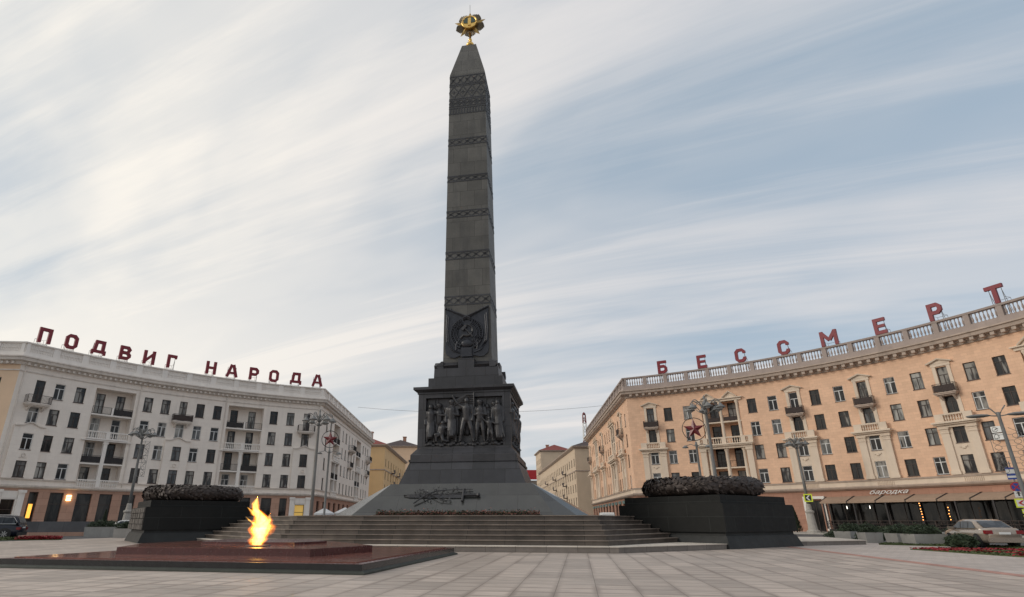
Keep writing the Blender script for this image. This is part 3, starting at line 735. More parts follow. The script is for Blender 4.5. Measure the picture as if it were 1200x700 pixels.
# classical bays
def bay(F, s, root, loc, street=False):
    t = MB(); hw = 1.68
    hh = [(s - .56, s + .56, z0, z1, .24) for z0, z1 in ZR[2:]]
    wall(t, F, s - .9, s + .9, 5.82, 10.6, hh, n=.12)
    for q in (-1, 1):
        c = s + q * 1.28
        slab(t, F, c - .38, c + .38, 5.82, 10.25, 0, .28); slab(t, F, c - .45, c + .45, 5.84, 6.2, -.01, .34)
        slab(t, F, c - .44, c + .44, 10.02, 10.16, -.01, .34); slab(t, F, c - .41, c + .41, 10.25, 10.45, 0, .31); slab(t, F, c - .5, c + .5, 10.45, 10.6, 0, .42)
    slab(t, F, s - hw - .1, s + hw + .1, 10.6, 10.85, 0, .38); slab(t, F, s - hw - .3, s + hw + .3, 10.85, 11.0, 0, .62); slab(t, F, s - hw - .42, s + hw + .42, 11.0, 11.18, 0, .82)
    set_frame(t, F, s, 8.75, .14); t.box(-.35, .35, -.07, 0, -.22, -.06); t.sphere((0, -.02, -.26), .2, 8, 6, (1, .4, .8)); t.T = Matrix.Identity(4)
    # balustraded front
    for q in (-1, 1): slab(t, F, s + q * (hw - .35) - .42, s + q * (hw - .35) + .42, 11.18, 12.0, .3, .56)
    a, b = s - hw + .8, s + hw - .8; k = 7
    for j in range(k): set_frame(t, F, a + (j + .5) * (b - a) / k, 11.18, .42); t.lathe(baluster_prof(.68, .095), 6); t.T = Matrix.Identity(4)
    slab(t, F, a - .02, b + .02, 11.86, 12.02, .3, .54)
    # window surround up to the balcony, door surround, pediment
    for q in (-1, 1):
        slab(t, F, s + q * .76 - .2, s + q * .76 + .2, 11.18, 13.85, -.02, .07); slab(t, F, s + q * .7 - .17, s + q * .7 + .17, 14.25, 17.1, -.02, .09)
    slab(t, F, s - .95, s + .95, 17.1, 17.4, -.02, .12)
    set_frame(t, F, s, 17.4, 0)
    for q in (-1, 1): t.loft([[(0, y, z + .42) for y, z in ((0, 0), (-.38, 0), (-.42, .14), (0, .14))], [(q * 1.25, y, z - .02) for y, z in ((0, 0), (-.38, 0), (-.42, .14), (0, .14))]] if q > 0 else [[(q * 1.25, y, z - .02) for y, z in ((0, 0), (-.38, 0), (-.42, .14), (0, .14))], [(0, y, z + .42) for y, z in ((0, 0), (-.38, 0), (-.42, .14), (0, .14))]])
    t.extr([(-1.1, 0), (1.1, 0), (0, .44)], -.15, 0); t.T = Matrix.Identity(4)
    t.build('window_bay', 'cream', root, origin=loc)
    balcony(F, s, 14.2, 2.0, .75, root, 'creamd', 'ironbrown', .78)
for c in colsB: bay(RF, ra(c), RB, LOC_R)
for c in sb: bay(RS, rsx(c), RB, LOC_R)
def loggia_right(F, s0, s1, root, loc, d=1.5):
    t = MB(); mid = (s0 + s1) / 2
    for q in (s0 - .45, s1 + .45): slab(t, F, q - .38, q + .38, 5.82, 10.6, 0, .3); slab(t, F, q - .46, q + .46, 10.3, 10.6, 0, .4); slab(t, F, q - .44, q + .44, 5.82, 6.2, 0, .36)
    for z0, z1, r in ((5.84, 10.6, .26), (11.25, 17.0, .22)):
        for q in (s0 + .3, mid, s1 - .3):
            set_frame(t, F, q, 0, -.12); t.smooth = True
            t.lathe([(r * 1.25, z0), (r * 1.25, z0 + .25), (r, z0 + .35), (r * .85, z1 - .4), (r * 1.1, z1 - .3), (r * 1.3, z1 - .15), (r * 1.3, z1)], 12); t.smooth = False; t.T = Matrix.Identity(4)
    slab(t, F, s0 - .95, s1 + .95, 10.6, 10.9, -.3, .42); slab(t, F, s0 - 1.1, s1 + 1.1, 10.9, 11.05, -.3, .7); slab(t, F, s0 - 1.2, s1 + 1.2, 11.05, 11.22, -d, .85)
    slab(t, F, s0, s1, 8.0, 8.16, -d, -.02); slab(t, F, s0, s1, 14.1, 14.26, -d, -.02); slab(t, F, s0, s1, 5.85, 5.97, -d, .0)
    pts = [s0 - .9, s0 + .05, mid, s1 - .05, s1 + .9]
    for q in pts: slab(t, F, q - .3, q + .3, 11.22, 12.1, .3, .62)
    for a, b in zip(pts, pts[1:]):
        a += .32; b -= .32; k = max(1, int((b - a) / .27))
        if b - a < .25: continue
        for j in range(k): set_frame(t, F, a + (j + .5) * (b - a) / k, 11.22, .45); t.lathe(baluster_prof(.72, .09), 6); t.T = Matrix.Identity(4)
        slab(t, F, a - .03, b + .03, 11.94, 12.1, .33, .58)
    slab(t, F, s0 - .4, s1 + .4, 17.0, 17.3, -.35, .2); slab(t, F, s0 - .6, s1 + .6, 17.3, 17.42, -.3, .42)
    for c in ((s0 + mid) / 2 - .2, (s1 + mid) / 2 + .2):
        for q in (-1, 1):
            a_, b_ = (c, c + 1.0) if q > 0 else (c - 1.0, c)
            za, zb = (18.2, 17.42) if q > 0 else (17.42, 18.2)
            t.loft([[F.P(e, z + y2, n) for n, y2 in ((0, 0), (.34, 0), (.38, .15), (0, .15))] for e, z in ((a_, za), (b_, zb))])
        t.poly([F.P(c - .9, 17.42, .1), F.P(c + .9, 17.42, .1), F.P(c, 18.2, .1)])
    t.build('loggia_trim', 'cream', root, origin=loc)
    ir = MB()
    for z in (8.16, 14.26):
        for a, b in ((s0 + .5, mid - .25), (mid + .25, s1 - .5)): set_frame(ir, F, (a + b) / 2, z, -.1); rail_iron(ir, b - a, .02, .85, .6 if random.random() < .6 else 0); ir.T = Matrix.Identity(4); ir.build('loggia_railing', 'ironbrown', root, origin=loc); ir = MB()
for a, b in logR: loggia_right(RF, ra(a), ra(b), RB, LOC_R)
for a, b in sl: loggia_right(RS, rsx(b), rsx(a), RB, LOC_R, 1.2)
pathR = [tuple(RS.P(0, 0).xy)] + [tuple(RF.P(sR0 + (sR1 - sR0) * k / 34, 0).xy) for k in range(35)]
cn = MB()
path_sweep(cn, pathR, [(-.3, 18.85), (.14, 18.85), (.2, 19.1), (.38, 19.16), (.38, 19.26), (.85, 19.34), (.92, 19.66), (1.08, 19.72), (1.08, 19.86), (.4, 20.0), (-.3, 20.0)])
path_sweep(cn, pathR, [(-.3, 5.62), (.18, 5.62), (.24, 5.80), (-.3, 5.80)])
path_sweep(cn, pathR, [(-.3, 4.70), (.14, 4.70), (.42, 4.86), (.50, 5.02), (.22, 5.12), (-.3, 5.12)])
dentils(cn, RF, sR0 + .3, sR1 - .3, 18.98, 19.3, .15, .74, .95, .38); dentils(cn, RS, .4, LEN_R - .4, 18.98, 19.3, .15, .74, .95, .38)
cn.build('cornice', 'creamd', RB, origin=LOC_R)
fb = MB(); path_sweep(fb, pathR, [(-.28, 5.12), (.10, 5.12), (.10, 5.62), (-.28, 5.62)])
for c in colsB:
    for k in range(11): slab(fb, RF, ra(c) - .8 + k * .16, ra(c) - .8 + k * .16 + .07, 5.16, 5.58, .1, .17)
fb.build('belt', 'cream', RB, origin=LOC_R)
pp = MB()
path_sweep(pp, pathR, [(-.3, 19.95), (.42, 19.95), (.42, 20.62), (-.3, 20.62)])
path_sweep(pp, pathR, [(-.06, 21.74), (.44, 21.74), (.48, 21.95), (-.06, 21.95)])
for F, a, b in ((RF, sR0, sR1), (RS, 0, LEN_R)):
    k = round((b - a) / 3.05)
    for j in range(k + 1):
        s = a + (b - a) * j / k; slab(pp, F, max(a, s - .27), min(b, s + .27), 20.62, 21.74, -.02, .42)
    for j in range(k):
        e = a + (b - a) * j / k + .27; f = a + (b - a) * (j + 1) / k - .27
        for i in range(7): set_frame(pp, F, e + (i + .5) * (f - e) / 7, 20.62, .2); pp.lathe(baluster_prof(1.12, .105), 8); pp.T = Matrix.Identity(4)
M['parap'] = mat('weathered pinkish balustrade', (.36, .295, .265), .85, .12, .7, .15, 25, stain=.5, stainc=(.27, .225, .2))
pp.build('parapet', 'parap', RB, origin=LOC_R)
# ground floor with terrace opening
gf = MB(); gh = []; shop = []
for k in range(4):
    a = ra(28.0 + k * 4.2); gh.append((a, a + 1.7, .5, 4.1, .35)); shop.append((RF, a, a + 1.7, .5, 4.1))
gh.append((ra(46.9), ra(48.3), .14, 3.7, .5)); shop.append((RF, ra(46.9), ra(48.3), .14, 3.7))
for k in range(10):
    a = ra(49.2 + k * 3.0); gh.append((a, a + 2.93, .3, 3.6, .5)); shop.append((RF, a, a + 2.93, .3, 3.6))
wall(gf, RF, sR0, sR1, 0, 4.85, gh)
M['post'] = mat('dark awning shade', (.035, .03, .028), .7)  # awning shade as a dark colour, for slabs added over the wall strips
for k in range(11): mb = MB(); slab(mb, RF, ra(49.2 + k * 3.0) - .16, ra(49.2 + k * 3.0) + .04, .16, 3.62, -.3, .04); mb.build('awning_shade_strip', 'post', RB, origin=LOC_R)
gs = [];
for k in range(13):
    a = 1.2 + k * 4.1; gs.append((a, a + 2.2, .3, 3.9, .35)); shop.append((RS, a, a + 2.2, .3, 3.9))
gf.cur = 1; wall(gf, RS, 0, LEN_R, 0, 4.85, gs)
gf.build('ground_floor', ['terra', 'terra'], RB, origin=LOC_R)
for F, a, b, z0, z1 in shop:
    fr = MB(); w2 = (b - a) / 2
    for x0, x1, c0, c1_ in ((-w2, -w2 + .06, 0, z1 - z0), (w2 - .06, w2, 0, z1 - z0), (-w2 + .06, w2 - .06, 0, .08), (-w2 + .06, w2 - .06, z1 - z0 - .08, z1 - z0), (-.03, .03, .08, z1 - z0 - .08)):
        fr.box(x0, x1, .2, .28, c0, c1_)
    o = fr.build('shop_window', 'frame_dark', RB, loc=F.P((a + b) / 2, z0, 0) - LOC_R); o.rotation_euler = (0, 0, F.rz((a + b) / 2))
    p = MB(); p.poly([(-w2, .25, 0), (w2, .25, 0), (w2, .25, z1 - z0), (-w2, .25, z1 - z0)]); p.build('pane', 'shopglass', o)
pt = MB()
for q in (46.55, 48.65): slab(pt, RF, ra(q) - .16, ra(q) + .16, .14, 4.1, 0, .2)
slab(pt, RF, ra(46.4), ra(48.8), 3.85, 4.15, 0, .22); pt.build('portal', 'whitet', RB, origin=LOC_R)
ld = MB()
M['teal'] = mat('teal fascia', (.10, .17, .16), .6)
for k in range(12): ld = MB(); slab(ld, RS, 1.0 + k * 4.1, 3.6 + k * 4.1, 3.95, 4.4, 0, .12); ld.build('shop_fascia', 'teal', RB, origin=LOC_R)
# awnings
AWN0, AWN1 = ra(49.0), ra(79.0)
k = 10
for j in range(k):
    a = AWN0 + (AWN1 - AWN0) * j / k; b = AWN0 + (AWN1 - AWN0) * (j + 1) / k - .03
    t = MB(); e = [a + (b - a) * i / 3 for i in range(4)]
    for u, v in zip(e, e[1:]):
        t.loft([[RF.P(q, 4.05, .02), RF.P(q, 3.42, 2.6), RF.P(q, 3.24, 2.6), RF.P(q, 3.22, 2.57), RF.P(q, 3.39, 2.57), RF.P(q, 4.01, .02)] for q in (u, v)])
    for q in (a + .03, b - .03): t.cur = 1; t.tube([RF.P(q, 4.07, .05), RF.P(q, 3.44, 2.6), RF.P(q, 3.22, 2.61)], .035, 5); t.tube([RF.P(q, 3.0, .1), RF.P(q, 3.3, 2.5)], .02, 5)
    t.build('awning', ['awn', 'iron'], RB, origin=LOC_R)
P, Q = body(RB, None, pathR, 20.0)
rf = MB(); n_ = len(P)
for i in range(n_ - 1):
    rf.poly([(*P[i], 20.0), (*P[i + 1], 20.0), (*Q[i + 1], 20.0), (*Q[i], 20.0)])
    rf.poly([(*Q[i + 1], 0), (*Q[i], 0), (*Q[i], 20.0), (*Q[i + 1], 20.0)])
rf.poly([(*P[-1], 0), (*Q[-1], 0), (*Q[-1], 20.0), (*P[-1], 20.0)]); rf.poly([(*Q[0], 0), (*P[0], 0), (*P[0], 20.0), (*Q[0], 20.0)])
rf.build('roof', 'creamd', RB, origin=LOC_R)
emit_windows(WIN, RB)

# ------------------------------------------------------------------ roof letters
def text_mesh(txt, size, depth, shear=0, offset=0):
    c = bpy.data.curves.new('t', 'FONT'); c.body = txt; c.size = size; c.extrude = depth; c.offset = offset; c.shear = shear
    c.align_x = 'CENTER'; c.resolution_u = 4
    o = bpy.data.objects.new('t', c); col.objects.link(o)
    dg = bpy.context.evaluated_depsgraph_get(); dg.update()
    me = bpy.data.meshes.new_from_object(o.evaluated_get(dg)); bpy.data.objects.remove(o); return me
def ribbon(mb, pts, w_, closed=False, y0=-.14, y1=.14):
    P_ = [Vector(p) for p in pts]; n = len(P_); L_, R_ = [], []
    for i in range(n):
        a = (P_[i] - P_[i - 1]).normalized() if (i or closed) else None
        b = (P_[(i + 1) % n] - P_[i]).normalized() if (i < n - 1 or closed) else None
        a = a or b; b = b or a; na, nb = Vector((-a.y, a.x)), Vector((-b.y, b.x)); m = na + nb; m = m / max(.35, m.dot(m) / 2)
        L_.append(P_[i] + m * w_ / 2); R_.append(P_[i] - m * w_ / 2)
    rings = [[(a.x, y0, a.y), (b.x, y0, b.y), (b.x, y1, b.y), (a.x, y1, a.y)] for a, b in zip(L_, R_)]
    if closed: mb.loft(rings + [rings[0]], False, False)
    else: mb.loft(rings)
SW_ = .40
def glyph(mb, ch, W, H):
    h = SW_ / 2; x0, x1, z0, z1 = -W / 2 + h, W / 2 - h, h, H - h; zm = H / 2
    def R(*p, closed=False, k=1.0): 
        glyph.k += 1; e = .002 * glyph.k
        ribbon(mb, p, SW_ * k, closed, -.14 - e, .14 + e)
    glyph.k = 0; c = .26
    if ch == 'П': R((x0, 0), (x0, z1), (x1, z1), (x1, 0))
    elif ch == 'О': R((x0, z0 + c), (x0, z1 - c), (x0 + c, z1), (x1 - c, z1), (x1, z1 - c), (x1, z0 + c), (x1 - c, z0), (x0 + c, z0), closed=True)
    elif ch == 'С': R((x1, z1 - c * 1.9), (x1, z1 - c), (x1 - c, z1), (x0 + c, z1), (x0, z1 - c), (x0, z0 + c), (x0 + c, z0), (x1 - c, z0), (x1, z0 + c), (x1, z0 + c * 1.9))
    elif ch == 'Д': R((x0 + .18, z0 + .22), (x0 + .32, z1), (x1 - .18, z1), (x1 - .18, z0 + .22)); R((-W / 2, z0 + .2), (W / 2, z0 + .2), k=.9); R((-W / 2 + .15, 0), (-W / 2 + .15, .4), k=.75); R((W / 2 - .15, 0), (W / 2 - .15, .4), k=.75)
    elif ch == 'В': R((x0, 0), (x0, H)); R((x0, z1), (x1 - c, z1), (x1 - .06, z1 - c), (x1 - c, zm + .02), (x0, zm + .02)); R((x0, zm + .02), (x1 - c, zm + .02), (x1, zm - c), (x1, z0 + c), (x1 - c, z0), (x0, z0))
    elif ch == 'Р': R((x0, 0), (x0, H)); R((x0, z1), (x1 - c, z1), (x1, z1 - c), (x1, zm + c - .12), (x1 - c, zm - .12), (x0, zm - .12))
    elif ch == 'Б': R((x0, 0), (x0, H)); R((x0, z1), (W / 2 - .05, z1)); R((x0, zm + .1), (x1 - c, zm + .1), (x1, zm - c + .1), (x1, z0 + c), (x1 - c, z0), (x0, z0))
    elif ch == 'И': R((x0, 0), (x0, H)); R((x1, 0), (x1, H)); R((x0, z0 + .12), (x1, z1 - .12), k=.9)
    elif ch == 'Н': R((x0, 0), (x0, H)); R((x1, 0), (x1, H)); R((x0, zm), (x1, zm), k=.85)
    elif ch == 'Г': R((x0, 0), (x0, z1), (W / 2, z1)); R((W / 2 - .14, z1 + .1), (W / 2 - .14, z1 - .32), k=.6)
    elif ch == 'А': R((x0 - .02, 0), (-.12, H)); R((x1 + .02, 0), (.12, H)); R((x0 + .2, H * .32), (x1 - .2, H * .32), k=.75)
    elif ch == 'Е': R((W / 2, z1), (x0, z1), (x0, z0), (W / 2, z0)); R((x0, zm), (W / 2 - .12, zm), k=.85)
    elif ch == 'М': R((x0, 0), (x0, H)); R((x1, 0), (x1, H)); R((x0, z1 + .05), (0, H * .36)); R((x1, z1 + .05), (0, H * .36))
    elif ch == 'Т': R((-W / 2, z1), (W / 2, z1)); R((0, 0), (0, H))
def put_letters(chars, phis, F, z0, z1, n, zroof, labels):
    for ch, ph, lab in zip(chars, phis, labels):
        H = z1 - z0; s_ = F.s(ph); p = F.P(s_, z0, n)
        wd = {'Д': 1.75, 'М': 2.0, 'И': 1.5, 'Н': 1.45, 'П': 1.45, 'О': 1.45, 'А': 1.7, 'Г': 1.25, 'Р': 1.4, 'В': 1.45, 'Б': 1.4, 'Е': 1.3, 'С': 1.45, 'Т': 1.6}[ch]
        r = thing('roof_letter', lab, 'sign letter', (p.x, p.y, zroof), F.rz(s_), 'dark red letters on the roofs')
        mb = MB(); glyph(mb, ch, wd, H); o = mb.build('letter_body', 'letter', r, loc=(0, 0, z0 - zroof))
        f = MB(); hz_ = z0 - zroof
        for q in (-wd * .35, wd * .35):
            f.tube([(q, .18, 0), (q, .18, hz_ + H * .8)], .03, 4); f.tube([(q, 1.2, 0), (q, .18, hz_ + H * .7)], .025, 4); f.tube([(q, 1.2, 0), (q, 1.2, hz_ + .6)], .02, 4)
            f.tube([(q, 1.2, hz_ + .6), (q, .18, hz_ + .6)], .02, 4)
        f.tube([(-wd * .35, .18, hz_ - .1), (wd * .35, .18, hz_ - .1)], .025, 4); f.tube([(-wd * .35, 1.2, hz_ + .6), (wd * .35, 1.2, hz_ + .6)], .02, 4)
        f.build('support_frame', 'steel', r)
ordi = ['first', 'second', 'third', 'fourth', 'fifth', 'sixth', 'seventh', 'eighth']
put_letters('ПОДВИГ', [-59.24, -56.34, -53.19, -50.05, -47.09, -44.21], LF, 21.44, 23.3, .0, 19.42,
            ['%s red letter of the six letter word on the pale block roof' % q for q in ordi[:6]])
put_letters('НАРОДА', [-38.94, -36.02, -32.92, -30.01, -26.75, -23.5], LF, 21.44, 23.3, .0, 19.42,
            ['%s red letter after the gap on the pale block roof' % q for q in ordi[:6]])
put_letters('БЕССМЕРТ', [31.06, 36.73, 42.05, 47.66, 53.21, 58.99, 64.74, 70.4], RF, 22.1, 24.03, .0, 20.0,
            ['%s red letter from the street corner on the tan block roof' % q for q in ordi])
ac = MB(); set_frame(ac, RF, ra(66.95), 9.55, 0); ac.box(-.42, .42, -.42, -.1, 0, .6); ac.cur = 1; ac.tube([(.22 * math.cos(t * .5) - .1, -.425, .3 + .22 * math.sin(t * .5)) for t in range(13)], .02, 4); ac.tube([(-.1, -.425, .3), (.1, -.425, .42)], .02, 4); ac.tube([(0, -.1, .1), (0, 0, .1)], .03, 4); ac.build('air_conditioner', ['platewhite', 'iron'], RB, origin=LOC_R)
ac = MB(); set_frame(ac, RF, ra(66.95), 8.85, 0); ac.box(-.42, .42, -.42, -.1, 0, .6); ac.cur = 1; ac.tube([(.22 * math.cos(t * .5) - .1, -.425, .3 + .22 * math.sin(t * .5)) for t in range(13)], .02, 4); ac.build('air_conditioner', ['platewhite', 'iron'], RB, origin=LOC_R)
# cafe script sign
me = text_mesh('бародка', 1.0, .03, .55, .004)
xs = [v.co.x for v in me.vertices]; k_ = 3.9 / (max(xs) - min(xs)); 
for v in me.vertices: v.co = Vector((v.co.x * k_, -v.co.z, v.co.y * .62))
me.materials.clear(); me.materials.append(M['platewhite'])
s_ = ra(55.5); p = RF.P(s_, 4.22, .18)
o = bpy.data.objects.new('cafe_sign', me); col.objects.link(o); o.location = p - LOC_R; o.rotation_euler = (0, 0, RF.rz(s_)); o.parent = RB
o['label'] = 'white script letters above the awning'

# ------------------------------------------------------------------ far buildings
def far_block(name, label, F, length, H, depth, mwall, mroof, loc, gable=None, cols=8, rows=5, band=None, zr=3.1, z0=1.0):
    r = thing(name, label, 'building', loc)
    t = MB(); hs = []; ws = []
    for i in range(cols):
        c = (i + .5) * length / cols
        for j in range(rows): hs.append((c - .6, c + .6, z0 + j * zr + .9, z0 + j * zr + 2.7)); ws.append((c, z0 + j * zr + .9))
    wall(t, F, 0, length, 0, H, hs, maxs=30)
    a, b = F.P(0, 0), F.P(length, 0); c_, d_ = F.P(length, 0, -depth), F.P(0, 0, -depth)
    for u, v in ((d_, a), (b, c_), (c_, d_)): t.poly([(u.x, u.y, 0), (v.x, v.y, 0), (v.x, v.y, H), (u.x, u.y, H)])
    t.build('wall', mwall, r, origin=loc)
    if band:
        t = MB()
        for u, v, sg in ((d_, a, 1),):
            d = (v - u).normalized(); o_ = Vector((d.y, -d.x, 0)) * .06
            p0, p1 = u + o_ + d * .4, v + o_ - d * .4
            t.poly([(p0.x, p0.y, 0), (p1.x, p1.y, 0), (p1.x, p1.y, band), (p0.x, p0.y, band)])
        t.build('lower_wall', 'taupe', r, origin=loc)
    q = MB(); 
    path = [(d_.x, d_.y), (a.x, a.y), (b.x, b.y), (c_.x, c_.y)]
    path_sweep(q, path, [(-.3, H - .6), (.15, H - .6), (.7, H - .2), (.75, H), (-.3, H + .05)])
    path_sweep(q, path, [(-.1, H * .68), (.12, H * .68), (.12, H * .68 + .25), (-.1, H * .68 + .25)])
    q.build('cornice', 'creamd', r, origin=loc)
    q = MB(); m1 = (a + d_) / 2; m2 = (b + c_) / 2; ov = .7
    f0 = F.P(-.5, H, .75); f1 = F.P(length + .5, H, .75); g0_ = F.P(-.5, H, -depth - .75); g1_ = F.P(length + .5, H, -depth - .75)
    r0 = Vector((m1.x, m1.y, H + 2.6)) + F.d * 3; r1 = Vector((m2.x, m2.y, H + 2.6)) - F.d * 3
    q.poly([f0, f1, r1, r0]); q.poly([g1_, g0_, r0, r1]); q.poly([g0_, f0, r0]); q.poly([f1, g1_, r1])
    q.build('roof', mroof, r, origin=loc)
    for i, (c, z) in enumerate(ws):
        window(F, c, z, 1.2, 1.8, r, 0, dark=True, gm='g0')
    ch = MB(); pc_ = F.P(length * .12, 0, -depth * .4); ch.cbox((pc_.x, pc_.y, H + 2.4), (1.2, 1.2, 2.6)); ch.cbox((pc_.x, pc_.y, H + 3.8), (1.5, 1.5, .25)); ch.build('chimney', 'terra', r, origin=loc)
    bl = MB()
    for c in (length * .3, length * .55, length * .8):
        for z in (7.2, 10.3, 13.4):
            if z < H - 3: set_frame(bl, F, c, z, 0); bl.box(-1.2, 1.2, -.9, 0, -.15, 0); bl.box(-1.2, 1.2, -.92, -.86, 0, .9); bl.T = Matrix.Identity(4)
    bl.build('balcony', 'ironbrown', r, origin=loc)
    return r
# right street, next block (street side runs towards the corner: d = (0,-1))
f2 = Line((29.7, 240), (27.6 - 29.7, 150 - 240))
far_block('street_building', 'beige block with taupe lower wall and dark roof behind the tan block', f2, 90, 19, 14, 'beige', 'rooftin', Vector((34, 190, 0)), cols=22, rows=5, band=12.5)
f3 = Line((31, 262), (0, -1))
far_block('street_building', 'tall beige corner tower with red hipped roof at the far end', f3, 17, 28.5, 12.5, 'beige', 'roofred', Vector((37, 253, 0)), cols=4, rows=8)
f4 = Line((-20.2, 150), (.6, 47))
far_block('street_building', 'yellow block with brown cornice beyond the pale block', f4, 47, 19.4, 12, 'yellow', 'roofred', Vector((-26, 172, 0)), cols=9, rows=5)
f5 = Line((-17.5, 222), (.2, 30))
far_block('street_building', 'far peach building with arched dormers left of the monument', f5, 34, 27.5, 14, 'peachw', 'rooftin', Vector((-24, 238, 0)), cols=6, rows=8)
# lattice mast
tm = thing('radio_mast', 'white and red lattice mast rising behind the beige roofs', 'mast', (61.6, 302, 0))
mb = MB()
for seg in range(12):
    z0, z1 = seg * 4.4, (seg + 1) * 4.4; w0, w1 = 2.3 - seg * .14, 2.3 - (seg + 1) * .14
    mb.cur = 1 if seg in (11, 8) else 0
    for a, b in (((-1, -1), (1, -1)), ((1, -1), (1, 1)), ((1, 1), (-1, 1)), ((-1, 1), (-1, -1))):
        mb.tube([(a[0] * w0, a[1] * w0, z0), (a[0] * w1, a[1] * w1, z1)], .2, 4); mb.tube([(a[0] * w0, a[1] * w0, z0), (b[0] * w1, b[1] * w1, z1)], .13, 4); mb.tube([(a[0] * w1, a[1] * w1, z1), (b[0] * w1, b[1] * w1, z1)], .13, 4)
mb.cur = 1; mb.lathe([(.8, 52.8), (.8, 53.4), (.2, 54)], 8)
mb.build('lattice', ['platewhite', 'starred'], tm)
# distant red sign building in the street gap
rr_ = thing('street_kiosk', 'distant low building with red signboard in the street gap', 'building', (33.5, 300, 0))
mb = MB(); mb.box(-8, 8, 0, 10, 0, 20); mb.build('wall', 'taupe', rr_); mb = MB(); mb.box(-7, 7, -.5, -.1, 20.5, 25); mb.box(-6.6, -6.2, -.1, .3, 19.5, 25); mb.box(6.2, 6.6, -.1, .3, 19.5, 25); mb.build('signboard', 'signred', rr_)

# =================================================================== monument
MON = thing('obelisk_monument', 'tall dark granite victory obelisk with bronze relief pedestal', 'monument', (CX, CY, 0), AL)
# stairs (octagonal platform)
ST = thing('stair_platform', 'low brown granite stairs leading up to the obelisk', 'stairs', (CX, CY, 0), AL)
BR_, BL_ = (13.2, 31.9), (-21.0, 40.4)              # nearest corners of the two wreath blocks
def level(d, tr, tl, g=0):
    f = 8.6 - d + g
    R_ = W2L(BR_[0] - .568 * (tr - g), BR_[1] + .823 * (tr - g)); L_ = W2L(BL_[0] + .8 * (tl - g), BL_[1] + .6 * (tl - g))
    R2 = W2L(BR_[0] + 1.1 - .568 * (tr - g), BR_[1] + .8 + .823 * (tr - g)); L2 = W2L(BL_[0] - .8 + .8 * (tl - g), BL_[1] + 1.0 + .6 * (tl - g))
    return [(-(9.4 - .35 * d + g * .4), -f), (8.1 - .3 * d + g * .4, -f), R_, R2, (14, 2.5), (14, 8), (9, 13), (-14, 13), (-20, 8), (-20.5, 4), L2, L_]
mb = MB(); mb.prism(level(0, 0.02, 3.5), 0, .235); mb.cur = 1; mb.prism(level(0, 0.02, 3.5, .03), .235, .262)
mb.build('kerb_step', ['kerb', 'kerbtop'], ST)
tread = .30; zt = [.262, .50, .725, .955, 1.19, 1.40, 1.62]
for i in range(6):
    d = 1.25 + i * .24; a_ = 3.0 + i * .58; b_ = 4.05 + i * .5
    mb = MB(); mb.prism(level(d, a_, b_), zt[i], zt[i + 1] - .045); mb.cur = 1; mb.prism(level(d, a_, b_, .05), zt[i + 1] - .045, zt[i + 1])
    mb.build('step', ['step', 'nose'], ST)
# apron
mb = MB()
bot = [(-5.77, -5.4), (5.22, -5.4), (6.35, -4.75), (7.0, -3.8), (7.3, -2.6), (7.3, 4.5), (5.5, 6.5), (-5.8, 6.5), (-7.6, 4.5), (-7.65, -3.3)]
tq = 4.0
top = [(-tq, -tq), (tq, -tq), (tq, -tq), (tq, -tq), (tq, -tq), (tq, tq), (tq, tq), (-tq, tq), (-tq, tq), (-tq, -tq)]
for i in range(len(bot)):
    j = (i + 1) % len(bot); a, b, c, d = bot[i], bot[j], top[j], top[i]
    pts = [(*a, 1.62), (*b, 1.62), (*c, 3.31)] + ([(*d, 3.31)] if d != c else [])
    mb.poly(pts)
mb.poly([(-tq, -tq, 3.31), (tq, -tq, 3.31), (tq, tq, 3.31), (-tq, tq, 3.31)])
mb.build('apron', 'apron', MON)
mb = MB(); mb.frus(3.66, 3.31, 3.18, 4.58); mb.frus(3.24, 4.58, 3.24, 4.72); mb.frus(3.16, 4.72, 3.16, 5.0); mb.frus(3.16, 5.0, 2.86, 5.36)
mb.build('pedestal_base', 'gran', MON)
# pedestal block with recessed panels
mb = MB(); h = 2.84; r_ = .35
for k in range(4):
    mb.T = Matrix.Rotation(rad(90 * k), 4, 'Z')
    f = 2.36; za, zb = 5.52, 8.42
    mb.poly([(-h, -h, 5.36), (h, -h, 5.36), (f, -h, za), (-f, -h, za)]); mb.poly([(-f, -h, zb), (f, -h, zb), (h, -h, 8.68), (-h, -h, 8.68)])
    mb.poly([(-h, -h, 5.36), (-f, -h, za), (-f, -h, zb), (-h, -h, 8.68)]); mb.poly([(h, -h, 5.36), (h, -h, 8.68), (f, -h, zb), (f, -h, za)])
    y = -h + r_
    mb.poly([(-f, -h, za), (f, -h, za), (f, y, za), (-f, y, za)]); mb.poly([(-f, -h, zb), (-f, y, zb), (f, y, zb), (f, -h, zb)])
    mb.poly([(-f, -h, za), (-f, y, za), (-f, y, zb), (-f, -h, zb)]); mb.poly([(f, -h, za), (f, -h, zb), (f, y, zb), (f, y, za)])
    mb.poly([(-f, y, za), (f, y, za), (f, y, zb), (-f, y, zb)])
mb.T = Matrix.Identity(4)
mb.build('pedestal_block', 'gran', MON)
mb = MB(); mb.frus(2.9, 8.68, 2.9, 8.78); mb.frus(2.92, 8.78, 3.1, 8.92); mb.frus(3.12, 8.92, 3.12, 9.08); mb.build('pedestal_cornice', 'gran', MON)
mb = MB(); mb.frus(2.36, 9.08, 2.36, 9.78); mb.frus(2.08, 9.78, 2.06, 10.46)
